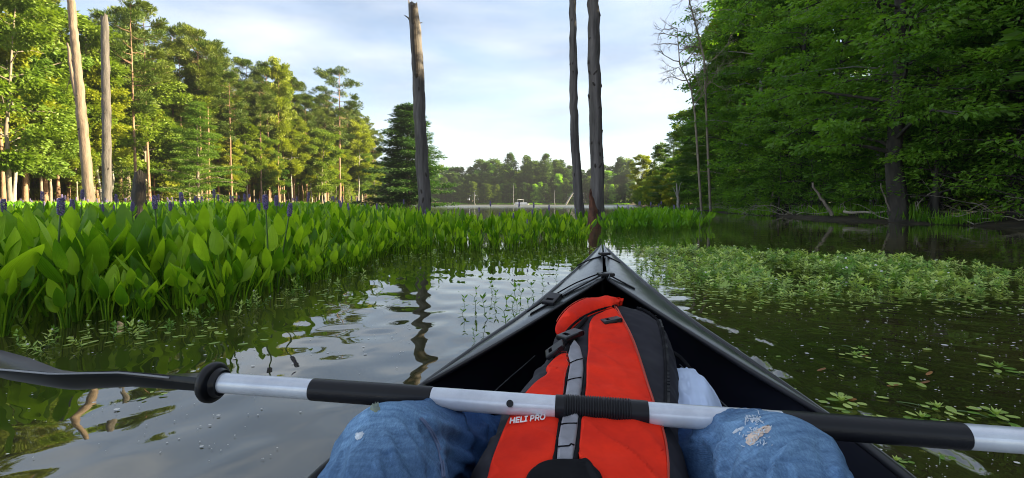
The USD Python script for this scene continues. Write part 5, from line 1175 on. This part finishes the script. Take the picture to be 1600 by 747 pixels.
NK, HD = np.array([0.03, -0.37, 0.60]), np.array([0.03, -0.35, 0.755])
body += [hull([j(CR + [-0.06, 0, 0.02], 0.10), j(CR + [0.06, 0, 0.02], 0.10), j(np.array([-0.02, -0.17, 0.33]), 0.105), j(np.array([0.08, -0.17, 0.33]), 0.105)]),
         hull([j(np.array([-0.02, -0.17, 0.33]), 0.105), j(np.array([0.08, -0.17, 0.33]), 0.105), j(np.array([-0.06, -0.31, 0.47]), 0.085), j(np.array([0.12, -0.31, 0.47]), 0.085)]),
         hull([j(SH[0], 0.05), j(SH[1], 0.05), j(NK, 0.05)])] + chain([j(NK, 0.053), j(HD + [0, -0.02, -0.05], 0.055)])
body += [hull([j(HD + [0, -0.02, 0.03], 0.085), j(HD + [0, 0.0, -0.01], 0.075), j(HD + [0, 0.045, -0.085], 0.030), j(HD + [0, -0.01, -0.06], 0.055)]), hull([j(HD + [0, 0.075, 0.015], 0.009), j(HD + [0, 0.094, -0.028], 0.013)])]
for s in (-1, 1): body += [hull([j(HD + [s * 0.080, -0.01, 0.0], 0.012), j(HD + [s * 0.082, -0.018, -0.03], 0.010), j(HD + [s * 0.088, -0.03, 0.005], 0.010)])]
add('body', smooth_body(body, 0.010, 8), 'skin', person, smooth=True)
for s in (-1, 1):
    e = trimesh.creation.icosphere(2, 0.011); e.apply_translation(HD + [s * 0.030, 0.066, 0.005]); add('eye', e, 'print_white', person, smooth=True)
    e = trimesh.creation.icosphere(2, 0.0055); e.apply_translation(HD + [s * 0.030, 0.0735, 0.005]); add('iris', e, 'hair', person, smooth=True)
add('mouth', hull([j(HD + [-0.02, 0.070, -0.062], 0.005), j(HD + [0.02, 0.070, -0.062], 0.005), j(HD + [0, 0.076, -0.062], 0.005)]), 'piping_red', person, smooth=True)
hr = smooth_body([hull([j(HD + [0, -0.03, 0.04], 0.092), j(HD + [0, -0.045, -0.03], 0.080), j(HD + [0, 0.012, 0.065], 0.070)])], 0.01, 4); add('hair', hr, 'hair', person, smooth=True)
shirt = [hull([j(CR + [-0.06, 0, 0.03], 0.115), j(CR + [0.06, 0, 0.03], 0.115), j(np.array([-0.02, -0.17, 0.33]), 0.118), j(np.array([0.08, -0.17, 0.33]), 0.118)]),
         hull([j(np.array([-0.02, -0.17, 0.33]), 0.118), j(np.array([0.08, -0.17, 0.33]), 0.118), j(np.array([-0.06, -0.31, 0.47]), 0.097), j(np.array([0.12, -0.31, 0.47]), 0.097)]), hull([j(SH[0], 0.062), j(SH[1], 0.062), j(NK - [0, 0, 0.03], 0.055)])]
for k in (0, 1): shirt += chain([j(SH[k], 0.064), j(EL[k], 0.050), j(EL[k] * 0.35 + WR[k] * 0.65, 0.042)])
add('shirt', smooth_body(shirt, 0.014, 8), 'dark_shirt', person, smooth=True)
# jeans: cloth that follows the legs, with folds away from the kneecaps
legs = [hull([j(CR + [-0.06, 0, 0.0], 0.118), j(CR + [0.06, 0, 0.0], 0.118)])]
for h, kn, an in ((HL, KL, AL), (HR, KR, AR)):
    m1 = h * 0.45 + kn * 0.55; kd = unit(an - h) * [1, 1, 0]
    legs += chain([j(h, 0.098), j(m1 + [0, 0, -0.005], 0.071), j(kn - unit(kn - h) * 0.05, 0.061), j(kn, 0.057)], 28) + chain([j(kn, 0.059), j(kn + unit(an - kn) * 0.06, 0.060), j(kn * 0.55 + an * 0.45 + [0, -0.01, -0.01], 0.063), j(an, 0.055)], 28)
jeans = smooth_body(legs, 0.0065, 26); jeans.fix_normals()
jv = np.array(jeans.vertices); jn = np.array(jeans.vertex_normals)
dk = np.minimum(np.linalg.norm(jv - (KL + [0, 0, 0.05]), axis=1), np.linalg.norm(jv - (KR + [0, 0, 0.05]), axis=1)); far = np.clip((dk - 0.035) / 0.09, 0, 1)
q = jv * 1.0; rg = 1 - np.abs(meshkit.fbm(q * [24, 5.5, 15] + [1.4, 0, 0] * q[:, 1:2] * 6 + 2.5 * meshkit.fbm(q * 9, 2, 60)[:, None], 3, 61) - 0.5) * 4
rg2 = 1 - np.abs(meshkit.fbm(q * [17, 14, 20] + 3.0 * meshkit.fbm(q * 7, 2, 64)[:, None], 2, 66) - 0.5) * 4
jv = jv + jn * ((0.013 * np.clip(rg, 0, 1) ** 2.2 + 0.006 * np.clip(rg2, 0, 1) ** 2) * far + 0.004 * (meshkit.fbm(jv * 12, 3, 62) - 0.5) + 0.0025 * (meshkit.fbm(jv * 45, 2, 63) - 0.5))[:, None]
jeans = trimesh.Trimesh(jv, jeans.faces, process=False); jn = np.array(jeans.vertex_normals)
def z3(pts): return np.array(pts, float) / 2.433 + [1040, 440]
def z1(pts): return np.array(pts, float) / 2.434 + [480, 440]
_pp = project(np.where((jv[:, 1:2] > 0.05), jv, [0, 5, 0])); _dd = np.linalg.norm(jv - [0, 0, EYE], axis=1)
def crease(pts, amp, wid, lo, hi):
    """A fold of the cloth along a line: a ridge with a furrow beside it."""
    p = PchipInterpolator(np.arange(len(pts)), pts)(np.linspace(0, len(pts) - 1, 40)); d = _pp[:, None] - p[None]; k = (d ** 2).sum(-1).argmin(1); dv = d[np.arange(len(d)), k]
    t = np.gradient(p, axis=0); t /= np.linalg.norm(t, axis=1, keepdims=True); s = dv[:, 0] * -t[k, 1] + dv[:, 1] * t[k, 0]; l = np.linalg.norm(dv, axis=1); end = np.clip(np.minimum(k, 39 - k) / 8.0, 0.15, 1)
    ok = ((jn * (jv - [0, 0, EYE])).sum(1) < 0) & (jv[:, 1] > 0.05) & (_dd > lo) & (_dd < hi)
    return np.where(ok & (l < 5 * wid), amp * end * (np.exp(-(s / wid) ** 2) - 0.9 * np.exp(-((s - 1.5 * wid) / wid) ** 2)) * np.exp(-((l ** 2 - s ** 2) / wid ** 2)), 0)
fold = 0
for pts, amp, wid in ((z1([(425, 515), (470, 545), (502, 610), (522, 720)]), 0.009, 9), (z1([(335, 530), (385, 600), (430, 680), (452, 770)]), 0.006, 9), (z1([(285, 560), (325, 640), (352, 770)]), 0.004, 8), (z1([(180, 640), (160, 700), (150, 780)]), 0.004, 9),
                      (z1([(480, 532), (590, 585), (700, 640)]), 0.007, 9), (z1([(530, 600), (620, 680), (690, 730)]), 0.007, 10), (z1([(560, 700), (640, 747), (700, 790)]), 0.006, 10), (z1([(384, 500), (440, 600), (480, 700), (490, 780)]), 0.005, 7),
                      (z3([(235, 600), (212, 680), (214, 790)]), 0.008, 9), (z3([(525, 600), (440, 665), (398, 780)]), 0.006, 9), (z3([(310, 640), (275, 700), (262, 790)]), 0.004, 7), (z3([(590, 580), (640, 660), (665, 790)]), 0.005, 9), (z3([(470, 690), (500, 740), (510, 800)]), 0.004, 8), (z3([(120, 580), (180, 640), (190, 760)]), 0.007, 9)):
    fold = fold + crease(pts, amp, wid, 0.2, 1.2)
jv = jv + jn * fold[:, None]; jeans = trimesh.Trimesh(jv, jeans.faces, process=False); jn = np.array(jeans.vertex_normals)
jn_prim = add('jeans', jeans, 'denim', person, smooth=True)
jp = project(np.where((jv[:, 1:2] > 0.05), jv, [0, 5, 0])); jd = np.linalg.norm(jv - [0, 0, EYE], axis=1); facing = ((jn * (jv - [0, 0, EYE])).sum(1) < 0) & (jv[:, 1] > 0.05)
def on_jeans(px, off):
    """The nearest front-facing point of the cloth seen at each pixel."""
    out = []
    for p in np.asarray(px, float):
        d2 = ((jp - p) ** 2).sum(1); c = np.nonzero(facing & (d2 < 14 ** 2))[0]
        if len(c) == 0: c = np.nonzero(facing)[0]; c = c[np.argsort(d2[c])[:6]]
        near = c[jd[c] < jd[c].min() + 0.05]; w = 1 / (d2[near] + 2.0) ** 1.5; w /= w.sum(); b = w @ jv[near]; nn = unit(w @ jn[near])
        rr = unit(ray(*p)); o = np.array([0, 0, EYE]); t = ((b - o) @ nn) / (rr @ nn); out.append(o + rr * t + nn * off)
    return np.array(out)
def tear(name, pts, mat, seed, label=None, off=0.0012):
    rng = np.random.default_rng(seed); p = smooth_loop(pts); p = p + rng.normal(0, 1.3, p.shape); c = p.mean(0); ring = [p * k + c * (1 - k) for k in (1.0, 0.66, 0.33)]
    v = np.vstack([on_jeans(r, o) for r, o in zip(ring, (off * 0.2, off, off * 1.3))] + [on_jeans(c[None], off * 1.5)]); n = len(p); i = np.arange(n); f = []
    for k in (0, 1): f += [np.stack([k * n + i, k * n + (i + 1) % n, (k + 1) * n + (i + 1) % n], -1), np.stack([k * n + i, (k + 1) * n + (i + 1) % n, (k + 1) * n + i], -1)]
    f.append(np.stack([2 * n + i, 2 * n + (i + 1) % n, 0 * i + 3 * n], -1)); o = add(name, (v, np.vstack(f)), mat, jn_prim, smooth=True)
    return tag(o, label)
def z3(pts): return np.array(pts, float) / 2.433 + [1040, 440]
def z1(pts): return np.array(pts, float) / 2.434 + [480, 440]
tear('torn_hole', z3([(303, 600), (318, 578), (352, 558), (396, 544), (402, 560), (372, 585), (345, 608), (316, 634)]), 'pale_skin', 1, 'pale ragged hole torn over the right knee')
tear('torn_hole', z3([(322, 528), (340, 518), (372, 516), (352, 528), (330, 540)]), 'frayed_white', 2); tear('torn_hole', z3([(252, 580), (268, 562), (306, 550), (285, 566)]), 'frayed_white', 3)
tear('worn_spot', z1([(182, 596), (186, 578), (205, 566), (216, 576), (212, 592), (194, 606)]), 'frayed_white', 4); tear('stain', z1([(240, 482), (244, 464), (268, 458), (282, 478), (270, 500), (250, 498)]), 'olive_stain', 5)
for pts in (z1([(432, 520), (470, 560), (505, 640), (520, 747)]), z1([(426, 522), (462, 562), (497, 642), (512, 747)])):
    add('seam', tube(on_jeans(PchipInterpolator(np.arange(4), pts)(np.linspace(0, 3, 22)), 0.001), 0.0012, 5), 'denim_thread', jn_prim)
rng = np.random.default_rng(5)
fray = Pile()
for i in range(70):
    c = z3([(352, 590)])[0] + rng.normal(0, 1, 2) * [11, 9] if i < 46 else z3([(340, 526)])[0] + rng.normal(0, 1, 2) * [9, 4]; a = rng.uniform(0, 6.28); l = rng.uniform(2.0, 7.0)
    q = np.array([c, c + np.array([math.cos(a), math.sin(a)]) * l * 0.5 + rng.normal(0, 0.6, 2), c + np.array([math.cos(a), math.sin(a)]) * l]); fray.add(tube(on_jeans(q, 0.0022), 0.00045, 4))
add('frayed_threads', fray.get(), 'frayed_white', jn_prim)
for k, an in enumerate((AL, AR)):
    fwd = unit(np.array([0.13 if k == 0 else -0.09, 1.0, 0])); add('shoe', smooth_body(chain([j(an + [0, 0, -0.03], 0.042), j(an + fwd * 0.10 + [0, 0, -0.040], 0.036), j(an + fwd * 0.19 + [0, 0, -0.046], 0.028)]), 0.012, 6), 'shoe', person, smooth=True)
# ---------------------------------------------------------------- the air
MAT['air'] = usdkit.material(stage, '/World/Looks/air', {'v': ('principled_volume', {'color': (0.80, 0.88, 1.0), 'density': 0.00016, 'anisotropy': 0.2})}, volume='v.volume')
hz = trimesh.creation.box((3400, 3400, 47)); hz.apply_translation((0, 0, 47 / 2 - 3.0))
tag(add('haze', hz, 'air'), kind='stuff')
